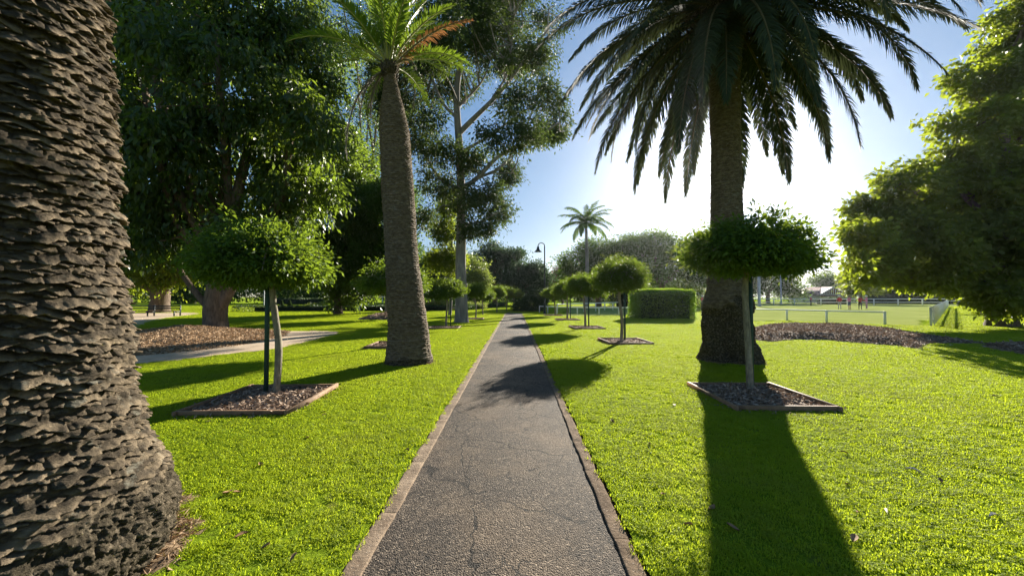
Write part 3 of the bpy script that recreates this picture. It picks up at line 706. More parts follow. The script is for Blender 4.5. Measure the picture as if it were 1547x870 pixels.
# --- mop-top trees in their timber beds
def mop(name, base, top, bot, rad, stem_r, lab, nclump=260, per=26, ls=.085, twist=0, group='mop-top trees lining the path', seed=0, dx=0, skew=0, two=False):
    base = np.array([base[0], base[1], 0.0]); o = empty(name, base, 0, lab, 'tree', group)
    cz = bot+.12*(top-bot); rz = top-cz
    lob = [(dx, 0, cz, rad*.8, rad*.8, rz*.92)]
    for k in range(7):
        a = k*.9+seed; rr = rad*(.42+.12*rng.random()); lob.append((dx+(rad-rr)*math.cos(a)*.98, (rad-rr)*math.sin(a)*.98, cz-.03+.1*rng.random()-skew*math.cos(a), rr, rr, rz*(.5+.22*rng.random())))
    cm = MB(); T = crown(cm, lob, nclump, per, .16, ls, .42, shell=.55, droop=.35, seed=seed+3, flat_=.35)
    for k in range(12):
        a = rng.random()*6.283; el = rng.uniform(-.1, 1.2); d = np.array([math.cos(a)*math.cos(el), math.sin(a)*math.cos(el), math.sin(el)])
        s0 = np.array([dx, 0, cz])+d*[rad*.85, rad*.85, rz*.85]; m = 16; t = np.linspace(0, 1, m)[:, None]
        leaves(cm, s0+d*t*(.15+.25*rng.random())+rng.normal(size=(m, 3))*.02+[0, 0, -.06]*t**2, rng.normal(size=(m, 3))+d, ls, ls*.42, 0)
    cm.build('crown', M_mop, o, smooth=False)
    tm = MB(); g = np.array([dx*.3, 0, bot-.02])
    p = spline([[.04, 0, -.1], [.05+.03*rng.normal(), .01, bot*.4], [-.02, 0, bot*.75], g], 14)
    tube(tm, p, stem_r*np.linspace(1.15, .9, 14), 10, rough=.04)
    for k in range(15):
        a = k*2.4+rng.random()*.4; R_ = rad*(.5+.45*rng.random()); q = spline([g-[0, 0, .05], g+[R_*.45*math.cos(a), R_*.45*math.sin(a), rz*(.25+.3*rng.random())], g+[R_*math.cos(a), R_*math.sin(a), rz*.1+rng.normal()*.08]], 9)
        tube(tm, q, stem_r*.55*np.linspace(1, .25, 9), 6, rough=.06)
        for j in range(4):
            s = q[3+j]; b = a+rng.normal()*.9; tube(tm, spline([s, s+[.15*math.cos(b), .15*math.sin(b), .1], s+[.34*math.cos(b), .34*math.sin(b), .05*rng.normal()]], 5), stem_r*.16*np.linspace(1, .4, 5), 4, cap=False)
    tm.build('trunk', M_mopbark, o); return o
def stake(x, y, h, lab, group='stakes beside the mop-top trees'):
    mb = MB(); box(mb, (-.025, -.025, -.1), (.025, .025, h), 0, rng.random()*.3, (0, 0, 0), .006)
    return tag(mb.build('tree_stake', M_stake, loc=(0, 0, 0)), lab, 'stake', group), (x, y)
def planter(x, y, hs, a, lab):
    o = empty('garden_bed', (x, y, 0), a, lab, 'garden bed', 'timber-edged square beds along the path')
    t_ = .045
    for k in range(4):
        mb = MB(); L_ = hs+(t_ if k % 2 else -.003); y0 = hs
        box(mb, (-L_, -t_/2, -.05), (L_, t_/2, .095+.004*rng.normal()), 0, 0, (0, 0, 0), .006)
        e = mb.build('edging_board', M_timber, o, smooth=False); e.rotation_euler = (0, rng.normal()*.003, k*math.pi/2); ang = k*math.pi/2
        e.location = (math.sin(ang)*(hs), -math.cos(ang)*(hs), 0)
    g_ = np.linspace(-hs+.03, hs-.03, 28); X, Y = np.meshgrid(g_, g_, indexing='ij'); P = np.stack([X+x, Y+y, 0*X], -1)
    Zq = .05+.05*np.clip(1-np.hypot(X, Y)/hs, 0, 1)+.02*fbm(P, 5, 3, 2)
    ii, jj = np.meshgrid(np.arange(27), np.arange(27), indexing='ij'); mb = MB()
    V = np.stack([X, Y, Zq], -1).reshape(-1, 3); mb.add(V, np.stack([ii*28+jj, (ii+1)*28+jj, (ii+1)*28+jj+1, ii*28+jj+1], -1).reshape(-1, 4), 0, .5)
    n = 2600 if y < 10 else 700; k = rng.choice(len(V), n); C = V[k]+np.c_[rng.uniform(-.025, .025, (n, 2)), np.full(n, .006)]
    leaves(mb, C, rng.normal(size=(n, 3))*[1, 1, .3], .07*(.4+rng.random(n)), .025*(.5+rng.random(n)), 1, .1)
    n = 160; sd_ = rng.integers(0, 4, n); u = rng.uniform(-hs, hs, n); v = hs+.04+np.abs(rng.normal(size=n))*.07; C = np.where((sd_ % 2 == 0)[:, None], np.c_[u, v*(1-(sd_//2)*2)], np.c_[v*(1-(sd_//2)*2), u])
    leaves(mb, np.c_[C, np.full(n, .045)], rng.normal(size=(n, 3))*[1, 1, .3], .05*(.4+rng.random(n)), .02, 1, .1)
    mb.build('mulch', [M_mulch, M_chip], o); return o
def side(i, L_, r_): return (L_ if i == 0 else r_)
labR = ['near bed of dark mulch around the mop-top tree in front of the tall palm', 'second bed right of the path, its tree casting a stake shadow', 'third bed right of the path', 'fourth small bed right of the path near the white rail', 'farthest bed right of the path beside the white rail']
labL = ['near bed of mulch with timber edge left of the path', 'bed half hidden behind the leaning palm trunk', 'bed left of the path in front of the gum tree', 'small bed left of the path just past the gum tree']
for i, (x, y, hs, a) in enumerate(PLANT): planter(x, y, hs, a, (labR+labL)[i])

tr = mop('mop_top_tree', rowR[0], 3.08, 2.15, 1.05, .048, 'dense flat-topped mop-top tree with bare twisted twigs in front of the tall palm', 860, 36, .07, seed=1, dx=.02, skew=.06)
tl = mop('mop_top_tree', rowL[0], 2.9, 1.95, 1.0, .05, 'bushy bright green mop-top tree in the nearest bed left of the path', 900, 36, .075, seed=2, dx=-.2, skew=.05)
m2_ = mop('mop_top_tree', rowR[1], 3.2, 1.98, .98, .05, 'dome-shaped mop-top tree second in the row right of the path', 620, 42, .075, seed=3)
hgt = {}
labs = {('R', 2): 'third mop-top tree right of the path, wide and low', ('R', 3): 'fourth mop-top tree right of the path', ('R', 4): 'last mop-top tree right of the path by the white rail',
        ('L', 1): 'mop-top tree mostly hidden behind the leaning palm trunk', ('L', 2): 'mop-top tree in its bed just left of the gum trunk', ('L', 3): 'mop-top tree just right of the gum trunk',
        ('L', 4): 'small far mop-top tree second after the gum trunk', ('L', 5): 'small far mop-top tree third after the gum trunk', ('L', 6): 'far mop-top tree next to last on the left of the path', ('L', 7): 'farthest mop-top tree on the left of the path'}
m3_ = mop('mop_top_tree', rowR[2], 2.95, 1.85, 1.12, .05, 'third mop-top tree right of the path, wide and low', 600, 42, .078, seed=9, dx=.1, skew=.1)
for key, base, sc_ in ((('R', 3), rowR[3], (1.1, .92)), (('R', 4), rowR[4], (1.1, .88)), (('L', 1), rowL[1], (1.18, .93)), (('L', 2), rowL[2], (.95, .92)),
                       (('L', 3), rowL[3], (1.0, .88)), (('L', 4), rowL[4], (.95, .85)), (('L', 5), rowL[5], (1.0, .9)), (('L', 6), rowL[6], (1.1, .92)), (('L', 7), rowL[7], (1.1, .92))):
    o = empty('mop_top_tree', (base[0], base[1], 0), rng.random()*6.28, labs[key], 'tree', 'mop-top trees lining the path')
    o.scale = (sc_[0], sc_[0], sc_[1])
    for ch in (m3_ if key in (('R', 2), ('L', 2), ('L', 4), ('R', 4), ('L', 7)) else m2_).children: copy_part(ch, o)
for k, (b, dx, dy, h, lab) in enumerate(((rowR[0], .13, .10, 2.2, 'dark green stake close against the nearest right mop-top trunk'), (rowL[0], -.12, .0, 2.1, 'dark green stake left of the nearest left mop-top trunk'),
        (rowR[1], .17, .02, 2.0, 'stake beside the second mop-top tree right of the path'), (rowR[2], .22, 0, 1.9, 'stake beside the third mop-top tree right of the path'),
        (rowL[2], .2, 0, 1.9, 'stake beside the mop-top tree left of the gum trunk'), (rowR[3], .22, 0, 1.8, 'stake beside the fourth mop-top tree right of the path'))):
    o, _ = stake(0, 0, h, lab); o.location = (b[0]+dx, b[1]+dy, 0)

# --- spreading tree on the left (Y about 17.6)
b = gnd(326, 500)
lob = pxl([(190, 330, 75, 55, -1), (300, 345, 70, 38, 1.5), (400, 335, 62, 40, 0), (455, 300, 55, 55, 1), (240, 240, 95, 70, -1.5), (345, 235, 95, 80, 1), (440, 200, 75, 65, 0), (215, 120, 95, 80, 0),
           (330, 110, 100, 80, -1.5), (430, 80, 80, 60, 1.5), (240, 0, 110, 90, 0), (370, -20, 110, 90, 0), (110, 200, 90, 120, 1), (90, 30, 110, 110, 0), (300, -140, 170, 100, 0)], 17.2)
lob = [(*l[:3], l[3], min(l[4], 3.0), l[5]) for l in lob]
tree('spreading dark green tree with forked trunk standing in the mulch mound at left', b, 3.6, lob, .52, 4500, 30, .5, .30, M_big, asp=.38, droop=.9, hang=.35, nsub=170, seed=11, gapn=.22, ngap=.55, shell=.5, fork=(b[0]+.2, b[1], 3.3), rf=.42)
# low side limbs of that tree
sp = [o for o in bpy.data.objects if o.get('label', '').startswith('spreading dark')][0]
mb = MB(); tube(mb, spline([b+[-.2, 0, .9], b+[-.9, 0, 1.7], b+[-1.6, 0, 2.6], at(268, 400, 17)], 12), np.linspace(.16, .09, 12), 8, rough=.05)
tube(mb, spline([b+[.2, 0, 1.2], b+[.9, 0, 2.3], b+[2.1, -.1, 2.9], at(440, 405, 17), at(480, 380, 17)], 14), np.linspace(.3, .07, 14), 10, rough=.05)
tube(mb, spline([b+[-.15, .2, 1.0], b+[-.35, .5, 2.0], at(300, 410, 18.2)], 10), np.linspace(.17, .1, 10), 8, rough=.05)
mb.build('limb', M_bark, sp, loc=b); sp.children[-1].location = (0, 0, 0)
for ch in sp.children:
    if ch.name.startswith('limb'): ch.location = (0, 0, 0)

def T_(label, bpx, forkpx, lobpx, Y, r0, n, per, cr, ls, lm, bm=None, **kw):
    b = gnd(*bpx) if bpx[1] > 452 else at(bpx[0], 449, Y); b[2] = 0
    if bpx[1] <= 452: b = np.array([at(bpx[0], 449, Y)[0], Y, 0])
    fk = at(*forkpx, b[1]); return tree(label, b, 0, pxl(lobpx, b[1]), r0, n, per, cr, ls, lm, bm, fork=fk, **kw)
T_('shady tree with thick leaning fork behind the long bench at far left', (240, 472.5), (243, 440), [(200, 400, 50, 34), (275, 395, 45, 32), (240, 350, 70, 45), (150, 380, 60, 50), (320, 380, 40, 30)], 38, .9, 1500, 26, .8, .34, M_right, hang=.4, droop=.8, seed=21, gapn=.1)
T_('dark straight-trunked tree with foliage creeping down its stem behind the curved path', (511, 474.8), (510, 430), [(520, 400, 55, 32), (470, 385, 40, 36), (560, 405, 30, 32), (510, 330, 60, 50), (560, 330, 50, 60), (510, 250, 55, 50), (505, 445, 9, 20), (535, 447, 14, 6)], 36, .42, 2600, 28, .7, .32, M_big, hang=.3, seed=22, gapn=.14)
T_('pale-trunked tree rising behind the left side of the leaning palm', (585, 475.6), (586, 420), [(560, 375, 35, 28), (600, 370, 30, 30), (580, 310, 45, 45)], 36, .26, 900, 26, .7, .26, M_far, M_gumbark, hang=.3, seed=23, gapn=.15)
T_('tall dark tree whose crown shows sky holes left of the leaning palm', (549, 462), (548, 380), [(455, 60, 55, 50), (520, 20, 60, 50), (540, 110, 50, 50), (470, 190, 45, 40), (555, 200, 45, 50), (420, 120, 50, 50), (500, 280, 60, 50), (580, 270, 40, 50), (590, 40, 40, 50)], 50, .5, 2600, 30, 1.35, .42, M_big, hang=.5, seed=24, gapn=.26, ngap=.22)
T_('slender tree with yellow-green creeper left of the gum trunk', (679, 476), (680, 400), [(672, 350, 16, 20), (688, 395, 14, 20), (662, 395, 12, 14), (680, 310, 14, 20)], 32, .16, 520, 24, .6, .22, M_right, M_gumbark, seed=25)
T_('small yellow-tinged tree right of the gum trunk', (716, 466), (716, 430), [(716, 405, 14, 16), (708, 425, 16, 12), (727, 425, 12, 10)], 50, .2, 260, 22, .7, .3, M_flower, seed=26)
# gum tree
b = gnd(697, 487); gY = b[1]
gl = [(690, 30, 60, 40), (770, 10, 45, 28), (828, 42, 26, 26), (800, 95, 38, 28), (745, 75, 45, 34), (640, 50, 50, 40), (640, 130, 42, 36), (690, 120, 30, 24), (830, 150, 20, 22), (785, 160, 30, 26), (822, 195, 34, 16), (846, 190, 16, 14),
      (768, 205, 36, 18), (640, 210, 40, 34), (770, 262, 18, 14), (740, 290, 20, 14), (755, 318, 20, 16), (655, 275, 28, 22), (700, 235, 26, 22), (655, 335, 20, 14), (720, 345, 24, 14), (705, 300, 22, 20), (700, -60, 110, 50), (610, 120, 40, 60), (655, 365, 14, 9)]
gl = pxl([(x, y, rx*1.1, ry*1.12, rng.normal()*2.2, .9) for x, y, rx, ry in gl], gY)
og = empty('gum_tree', (b[0], b[1], 0), 0, 'tall gum tree with smooth pale trunk and long slanting limbs left of the path', 'tree')
cm = MB(); Tt = crown(cm, sublobes(gl, 6, .5), 6400, 27, .5, .19, .42, shell=.45, droop=.5, hang=.05, seed=31, gapn=.32, ngap=.8)
gc = cm.build('crown', M_gum, og, smooth=False, loc=(b[0], b[1], 0)); gc.location = (0, 0, 0)
tm = MB(); G = lambda px, py, dy=0: at(px, py, gY+dy)
tp = [b+[0, 0, -.2], G(697, 455), G(696, 400), G(697, 330), G(695, 240), G(690, 140), G(700, 60), G(700, -40)]
tube(tm, spline(tp, 50), np.interp(np.linspace(0, 1, 50), [0, .06, .15, .4, .7, 1], [.56, .43, .37, .3, .2, .08]), 18, rough=.02)
limbp = [([(696, 285), (720, 270), (755, 235), (800, 215), (845, 185)], .17), ([(725, 268), (765, 245), (800, 180), (815, 130)], .10), ([(690, 205), (715, 180), (755, 140), (790, 95), (828, 45)], .19),
         ([(745, 148), (768, 105), (775, 30)], .1), ([(697, 230), (740, 205), (790, 170), (830, 150)], .11), ([(694, 285), (665, 270), (640, 230), (620, 190)], .12), ([(695, 340), (725, 335), (755, 320)], .07),
         ([(692, 180), (665, 150), (645, 90), (635, 50)], .12), ([(720, 270), (745, 262), (772, 262)], .06), ([(694, 160), (730, 120), (745, 70)], .09), ([(696, 320), (670, 310), (652, 330)], .06), ([(704, 240), (742, 285), (740, 292)], .05)]
A = []
for pl, r_ in limbp:
    dy = rng.normal()*.8; p = spline([G(x, y, dy*k/(len(pl)-1)) for k, (x, y) in enumerate(pl)], 16); tube(tm, p, r_*np.linspace(1, .3, 16), 9, rough=.02); A.append(p)
A = np.concatenate(A)
for t in Tt[rng.choice(len(Tt), 260, replace=False)]:
    i = np.argmin(((A-t)**2).sum(1)+rng.random(len(A))*.3); s = A[i]; v = t-s; ll = np.linalg.norm(v)
    if ll < 4.5: tube(tm, spline([s, s+v*.5+rng.normal(size=3)*ll*.12, t], 7), .03*np.linspace(1.2, .3, 7)+.004*ll, 5, cap=False)
gt = tm.build('trunk', M_gumbark, og, loc=(b[0], b[1], 0)); gt.location = (0, 0, 0)

# --- big tree at the right
b = np.array([at(1512, 449, 20)[0], 20.0, 0])
lob = pxl([(1306, 352, 20, 20, -3.0), (1298, 388, 13, 13, -3.2), (1322, 390, 28, 28, -1), (1338, 330, 38, 42, 0), (1332, 405, 38, 20, 1), (1375, 290, 48, 48, 0), (1395, 370, 60, 60, 0), (1450, 215, 46, 50, 0), (1460, 300, 70, 70, 0), (1400, 415, 50, 18, 0),
           (1470, 400, 60, 50, 0), (1500, 150, 48, 60, 0), (1530, 240, 70, 80, 0), (1545, 50, 46, 60, 0), (1540, 360, 70, 90, -1), (1600, 130, 80, 100, 0), (1620, 300, 90, 110, 0), (1500, 446, 20, 18, -1.5), (1540, 450, 36, 24, -2), (1650, 0, 90, 110, 0), (1600, 440, 60, 40, -1)], 20)
lob = [(*l[:3], l[3], min(l[4], 2.6), l[5]) for l in lob]
tree('huge dark spreading tree filling the right side with yellow-lit lower leaves', b, 0, lob, .6, 5800, 30, .40, .27, M_right, asp=.58, droop=.4, hang=.05, nsub=170, seed=41, gapn=.25, ngap=.9, skipl=4, shell=.5, fork=(b[0], b[1], 3.4), rf=.42)
T_('second smaller tree with thick trunk in the shade at the right edge', (1525, 474), (1525, 440), [(1500, 425, 50, 20), (1560, 420, 50, 25)], 38, .5, 500, 26, .8, .34, M_right, seed=42)
# --- background trees
T_('flat-topped dark tree behind the slender far palm', (905, 449), (905, 430), [(875, 395, 26, 18), (905, 378, 30, 16), (935, 385, 28, 18), (870, 420, 24, 16), (915, 415, 40, 26)], 62, .5, 900, 26, 1.1, .42, M_far, seed=51)
T_('broad dark tree right of centre with rounded clumped top', (1000, 449), (1000, 430), [(965, 375, 26, 16), (990, 366, 24, 14), (1020, 375, 30, 16), (1045, 390, 22, 20), (980, 405, 50, 30), (1030, 415, 40, 28)], 66, .6, 1100, 26, 1.2, .45, M_far, seed=52)
T_('light green small tree right behind the clipped hedge block', (1062, 459), (1060, 440), [(1060, 405, 24, 26), (1040, 425, 14, 16), (1075, 430, 12, 18), (1050, 440, 18, 12)], 45, .25, 420, 24, .8, .32, M_right, seed=53)
T_('dark layered cedar with flat branches behind the left row', (748, 449), (748, 405), [(765, 382, 26, 5), (735, 386, 30, 7), (775, 390, 16, 4), (745, 372, 14, 4), (715, 397, 30, 8), (750, 400, 36, 8), (735, 415, 40, 12), (760, 430, 40, 16)], 72, .5, 1100, 26, .9, .4, M_farblue, name='cedar_tree', seed=54)
T_('round grey-green tree between the cedar and the lamp', (795, 449), (795, 432), [(785, 412, 22, 14), (808, 414, 18, 16), (795, 432, 34, 16), (822, 430, 12, 14)], 68, .4, 620, 24, 1.0, .4, M_farblue, seed=55)
T_('small blue-green tree seen between leaning palm and gum', (662, 449), (662, 420), [(660, 400, 20, 24), (672, 420, 22, 20), (642, 420, 16, 20), (700, 405, 18, 22)], 62, .3, 620, 24, 1.0, .4, M_farblue, seed=56)
T_('reddish tree low behind the lamp post', (850, 449), (850, 438), [(845, 416, 16, 10), (862, 412, 16, 10), (850, 430, 24, 14)], 80, .3, 360, 22, 1.1, .4, M_red, seed=57)
T_('dark dome-shaped tree right behind the tall palm trunk', (1160, 449), (1160, 440), [(1135, 425, 22, 20), (1165, 424, 26, 18), (1190, 438, 20, 14), (1120, 435, 20, 18)], 90, .5, 620, 24, 1.4, .55, M_far, seed=58)
T_('lone rounded tree in front of the distant hill', (1245, 449), (1245, 440), [(1240, 423, 14, 8), (1252, 428, 14, 8), (1262, 432, 12, 8)], 135, .5, 260, 20, 1.6, .7, M_far, seed=59)
T_('light tree over the fence behind the players', (1300, 452), (1300, 440), [(1292, 424, 16, 12), (1314, 424, 22, 14), (1304, 436, 20, 7)], 80, .3, 400, 22, 1.1, .45, M_right, seed=60)
# far palm
bp = at(886, 449, 46); bp[2] = 0
op = empty('slender_palm_tree', bp, 0, 'slender far palm with thin grey trunk and feathery crown above the dark trees', 'palm tree')
mb = MB(); H = at(886, 345, 46)[2]; tube(mb, spline([[0, 0, -.1], [.1, 0, H*.5], [0, 0, H]], 14), np.interp(np.linspace(0, 1, 14), [0, .1, 1], [.34, .25, .17]), 12)
mb.build('trunk', M_gumbark, op)
mb = MB(); tube(mb, spline([[0, 0, H], [0, 0, H+.8]], 5), [.18, .22, .2, .14, .06], 10); mb.build('crown_shaft', M_far, op)
for k in range(22):
    frond(op, (0, 0, H+.6), k*2.4+.3, R(78-80*k/22), 3.9, R(75+rng.normal()*10), (M_far, M_far), nl=55, llen=.8, lw=.08, lgrav=1.0, vee=.0, bare=.1)

# --- hedges
def hedge(name, label, poly, h, mat, ls, dens, cat='hedge', top=None, round_=.12, group=None):
    """foliage shell over a dark inner body; poly = base corners"""
    P = np.array(poly); mb = MB(); cc = P.mean(0)
    inn = cc+(P-cc)*.82; n = len(P); hh = h-ls*1.1
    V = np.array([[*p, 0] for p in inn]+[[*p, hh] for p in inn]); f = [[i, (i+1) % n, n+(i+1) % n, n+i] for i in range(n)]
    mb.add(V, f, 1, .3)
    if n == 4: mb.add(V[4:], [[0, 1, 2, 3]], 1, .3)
    # side faces
    for i in range(n):
        a, b_ = P[i], P[(i+1) % n]; L_ = np.linalg.norm(b_-a); m = int(L_*h*dens)
        u = rng.random(m)[:, None]; z = rng.random(m)**.9*h; X = a+(b_-a)*u; nrm = np.array([(b_-a)[1], -(b_-a)[0]])/L_
        if nrm@((a+b_)/2-cc) < 0: nrm = -nrm
        inset = round_*np.clip((z-h+round_*1.6)/(round_*1.6), 0, 1)**2
        wav = .12*vnoise(np.c_[X, z], 1.5, 4)
        X3 = np.c_[X-nrm*(inset+wav+rng.random(m)**1.5*ls*3.0)[:, None], z]
        leaves(mb, X3, rng.normal(size=(m, 3))*.7+np.r_[nrm, .5], ls*(.6+.7*rng.random(m)), ls*.45*(.6+.7*rng.random(m)), 0)
    lo, hi = P.min(0), P.max(0); A_ = (hi-lo).prod(); m = int(A_*dens*1.2); X = lo+(hi-lo)*rng.random((m, 2)); s = sdist(X[:, 0], X[:, 1], P); X = X[s > 0]; s = s[s > 0]; m = len(X)
    z = h-round_*np.clip(1-s/(round_*1.8), 0, 1)**2+.04*vnoise(np.c_[X, X[:, 0]*0], 1.2, 6)-rng.random(m)*ls
    leaves(mb, np.c_[X, z], rng.normal(size=(m, 3))*.6+[0, 0, .8], ls*(.6+.8*rng.random(m)), ls*.45, 0)
    g0 = np.array([cc[0], cc[1], 0]); o = mb.build(name, [mat, M_dark if False else MATS['hedge_core']], smooth=False, loc=g0)
    return tag(o, label, cat, group)
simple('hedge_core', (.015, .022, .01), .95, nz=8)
def strip(px0, py0, px1, py1, depth):
    a, b_ = gnd(px0, py0)[:2], gnd(px1, py1)[:2]; n = np.array([-(b_-a)[1], (b_-a)[0]])/np.linalg.norm(b_-a)
    if n[1] < 0: n = -n
    return [a, b_, b_+n*depth, a+n*depth]
hedge('clipped_hedge', 'large box-clipped bright green hedge block on the right lawn', strip(963, 482.3, 1052, 482.3, 2.0), 2.12, M_hedge, .12, 800, round_=.35)
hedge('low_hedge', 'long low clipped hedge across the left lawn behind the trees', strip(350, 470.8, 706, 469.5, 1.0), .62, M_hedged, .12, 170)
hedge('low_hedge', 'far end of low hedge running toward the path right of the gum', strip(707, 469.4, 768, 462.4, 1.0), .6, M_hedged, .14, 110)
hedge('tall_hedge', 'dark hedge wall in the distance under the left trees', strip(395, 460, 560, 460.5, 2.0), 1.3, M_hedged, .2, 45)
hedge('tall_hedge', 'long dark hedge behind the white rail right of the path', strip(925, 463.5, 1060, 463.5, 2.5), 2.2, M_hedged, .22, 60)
hedge('tall_hedge', 'dark clipped hedge block beside the pavilion gable', strip(1243, 459.6, 1290, 459.6, 2.5), 1.5, M_hedged, .22, 45)
hx0, hx1 = at(1296, 449, 88)[0], at(1560, 449, 88)[0]
hedge('tall_hedge', 'tall dark hedge behind the far fence under the big right tree', [np.array([hx0, 88.]), np.array([hx1, 80.]), np.array([hx1, 84.]), np.array([hx0, 92.])], 3.6, M_hedged, .35, 14)
# dark arched bush at the end of the path
ab = gnd(806, 470.5); 
oa = empty('arched_bush', (ab[0], ab[1], 0), 0, 'dark dome-shaped clipped bush where the path ends', 'bush')
cm = MB(); s_ = ab[1]/F; crown(cm, [(0, 0, .9, 17*s_, 1.6, 1.2), (10*s_, 0, 1.4, 12*s_, 1.4, .95), (-22*s_, .2, .5, 8*s_, 1.0, .6)], 900, 26, .25, .13, shell=.75, seed=71)
tm = MB()
for k in range(9):
    a = k*.7; tube(tm, spline([[.1*math.cos(a), .1*math.sin(a), -.05], [.4*math.cos(a), .4*math.sin(a), .7], [.8*math.cos(a), .8*math.sin(a), 1.4]], 6), np.linspace(.06, .02, 6), 6)
tm.build('trunk', M_bark, oa); cm.build('crown', M_hedged, oa, smooth=False)
# flowering border behind the low hedge
mb = MB()
for (a, b_, yy, n, h0) in ((470, 612, 46, 5200, .9), (628, 700, 46, 5200, 1.25), (700, 735, 48, 1200, 1.0)):
    x0, x1 = at(a, 449, yy)[0], at(b_, 449, yy)[0]; X = rng.uniform(x0, x1, n); Yv = yy+rng.uniform(-1.6, 1.6, n); hh = (.25+.75*(vnoise(np.c_[X, Yv, X*0], .9, 3)*.5+.5))*h0
    leaves(mb, np.c_[X, Yv, rng.random(n)**.7*hh], rng.normal(size=(n, 3))*.35+[0, 0, 1], .3*(.6+rng.random(n)), .09)
tag(mb.build('flower_border', M_flower, smooth=False), 'tall yellow-green flowering plants massed behind the low hedge', 'flower border', kind='stuff')
# topiary cones
for k, (x, lab) in enumerate(((426, 'left one of two small dark topiary cones behind the low hedge'), (438, 'right one of two small dark topiary cones behind the low hedge'))):
    g0 = at(x, 449, 48); mb = MB(); n = 1500; z = rng.random(n)**1.5*1.15; a = rng.random(n)*6.283; r_ = .42*(1-z/1.2)*(.85+.2*rng.random(n))
    leaves(mb, np.c_[r_*np.cos(a), r_*np.sin(a), z], np.c_[np.cos(a), np.sin(a), 0*a+.6]+rng.normal(size=(n, 3))*.3, .1, .05)
    lathe(mb, [(.36, 0), (.2, .55), (.02, 1.05)], (0, 0, 0), 12, 1)
    o = mb.build('topiary_cone', [M_hedged, MATS['hedge_core']], smooth=False); o.location = (g0[0], 48, 0); tag(o, lab, 'topiary', 'topiary cones')
# far woods (one mass)
def woods(name, label, x0, x1, y0, y1, h, n, mat, ls):
    mb = MB(); nt_ = max(4, int((x1-x0)/7)); L_ = []
    for k in range(nt_):
        x = x0+(x1-x0)*(k+.5)/nt_+rng.normal()*2; hh = h*(.75+.45*rng.random()); y = rng.uniform(y0, y1)
        L_.append((x, y, hh*.52, 6+2*rng.random(), 4, hh*.5)); L_.append((x+rng.normal()*2, y-2, hh*.25, 6, 3, hh*.28))
    crown(mb, L_, n, 22, 1.5, ls, shell=.55, seed=int(abs(x0)))
    for l in L_[::2]: tube(mb, [[l[0], l[1], -.1], [l[0], l[1], l[2]]], [.45, .25], 6, 1)
    return tag(mb.build(name, [mat, M_bark], smooth=False), label, 'woods', kind='stuff')
woods('woods', 'distant dark line of trees beyond the gardens at left', -190, -16, 88, 112, 12, 4200, M_far, .7)
woods('woods', 'distant dark tree belt beyond the field at right', 120, 340, 90, 120, 11, 3600, M_far, .75)
woods('woods', 'shady belt of trees beyond the lawn at far left', -150, -62, 34, 70, 13, 2600, M_far, .6)
woods('woods', 'low far tree line beyond the end of the path', -20, 62, 120, 140, 9, 1500, M_far, .8)

# ------------------------------------------------------------------ hill
xs_ = np.linspace(-1400, 2600, 160); ys_ = np.linspace(1000, 1700, 30); X, Y = np.meshgrid(xs_, ys_, indexing='ij')
prof = np.exp(-((X-1250)/900)**2)*105+np.exp(-((X-300)/500)**2)*34
Zh = -2+prof*np.sin(np.clip((Y-1000)/700, 0, 1)*math.pi*.62)*(1+.16*fbm(np.stack([X, Y, 0*X], -1), .006, 4, 3))+5*fbm(np.stack([X, Y, 0*X], -1), .02, 3, 4)*np.clip(prof/40, 0, 1)
n1, n2 = X.shape; ii, jj = np.meshgrid(np.arange(n1-1), np.arange(n2-1), indexing='ij'); mb = MB()
mb.add(np.stack([X, Y, Zh], -1).reshape(-1, 3), np.stack([ii*n2+jj, (ii+1)*n2+jj, (ii+1)*n2+jj+1, ii*n2+jj+1], -1).reshape(-1, 4), 0, .5)
M_hill = simple('hill_woods', (.06, .085, .04), .95, nz=.03, amt=.5); tag(mb.build('hill', M_hill), kind='structure')

# ------------------------------------------------------------------ buildings
M_roof = simple('maroon_roof', (.14, .05, .045), .7, nz=3, amt=.2); M_wall = simple('cream_wall', (.55, .52, .45), .8, nz=3, amt=.1)
M_blue = simple('blue_roof', (.08, .17, .42), .5, nz=3, amt=.1); M_glass = simple('dark_glass', (.03, .04, .05), .15)
pvc = at(1240, 449, 105); ob = empty('pavilion', (pvc[0], 105, 0), R(-8), 'low pavilion with maroon roof and white battened gable across the field', 'pavilion')
mb = MB(); box(mb, (-6.5, -3.5, -.1), (6.5, 3.5, 2.3)); mb.build('wall', M_wall, ob, smooth=False)
mb = MB(); V = np.array([[-7.3, -4.2, 2.2], [7.3, -4.2, 2.2], [7.3, 4.2, 2.2], [-7.3, 4.2, 2.2], [-3.6, 0, 4.4], [3.6, 0, 4.4]]); mb.add(V, [[0, 1, 5, 4], [2, 3, 4, 5]]); mb.add(V, [[1, 2, 5], [3, 0, 4]]); mb.add(V-[0, 0, .12], [[3, 2, 1, 0]])
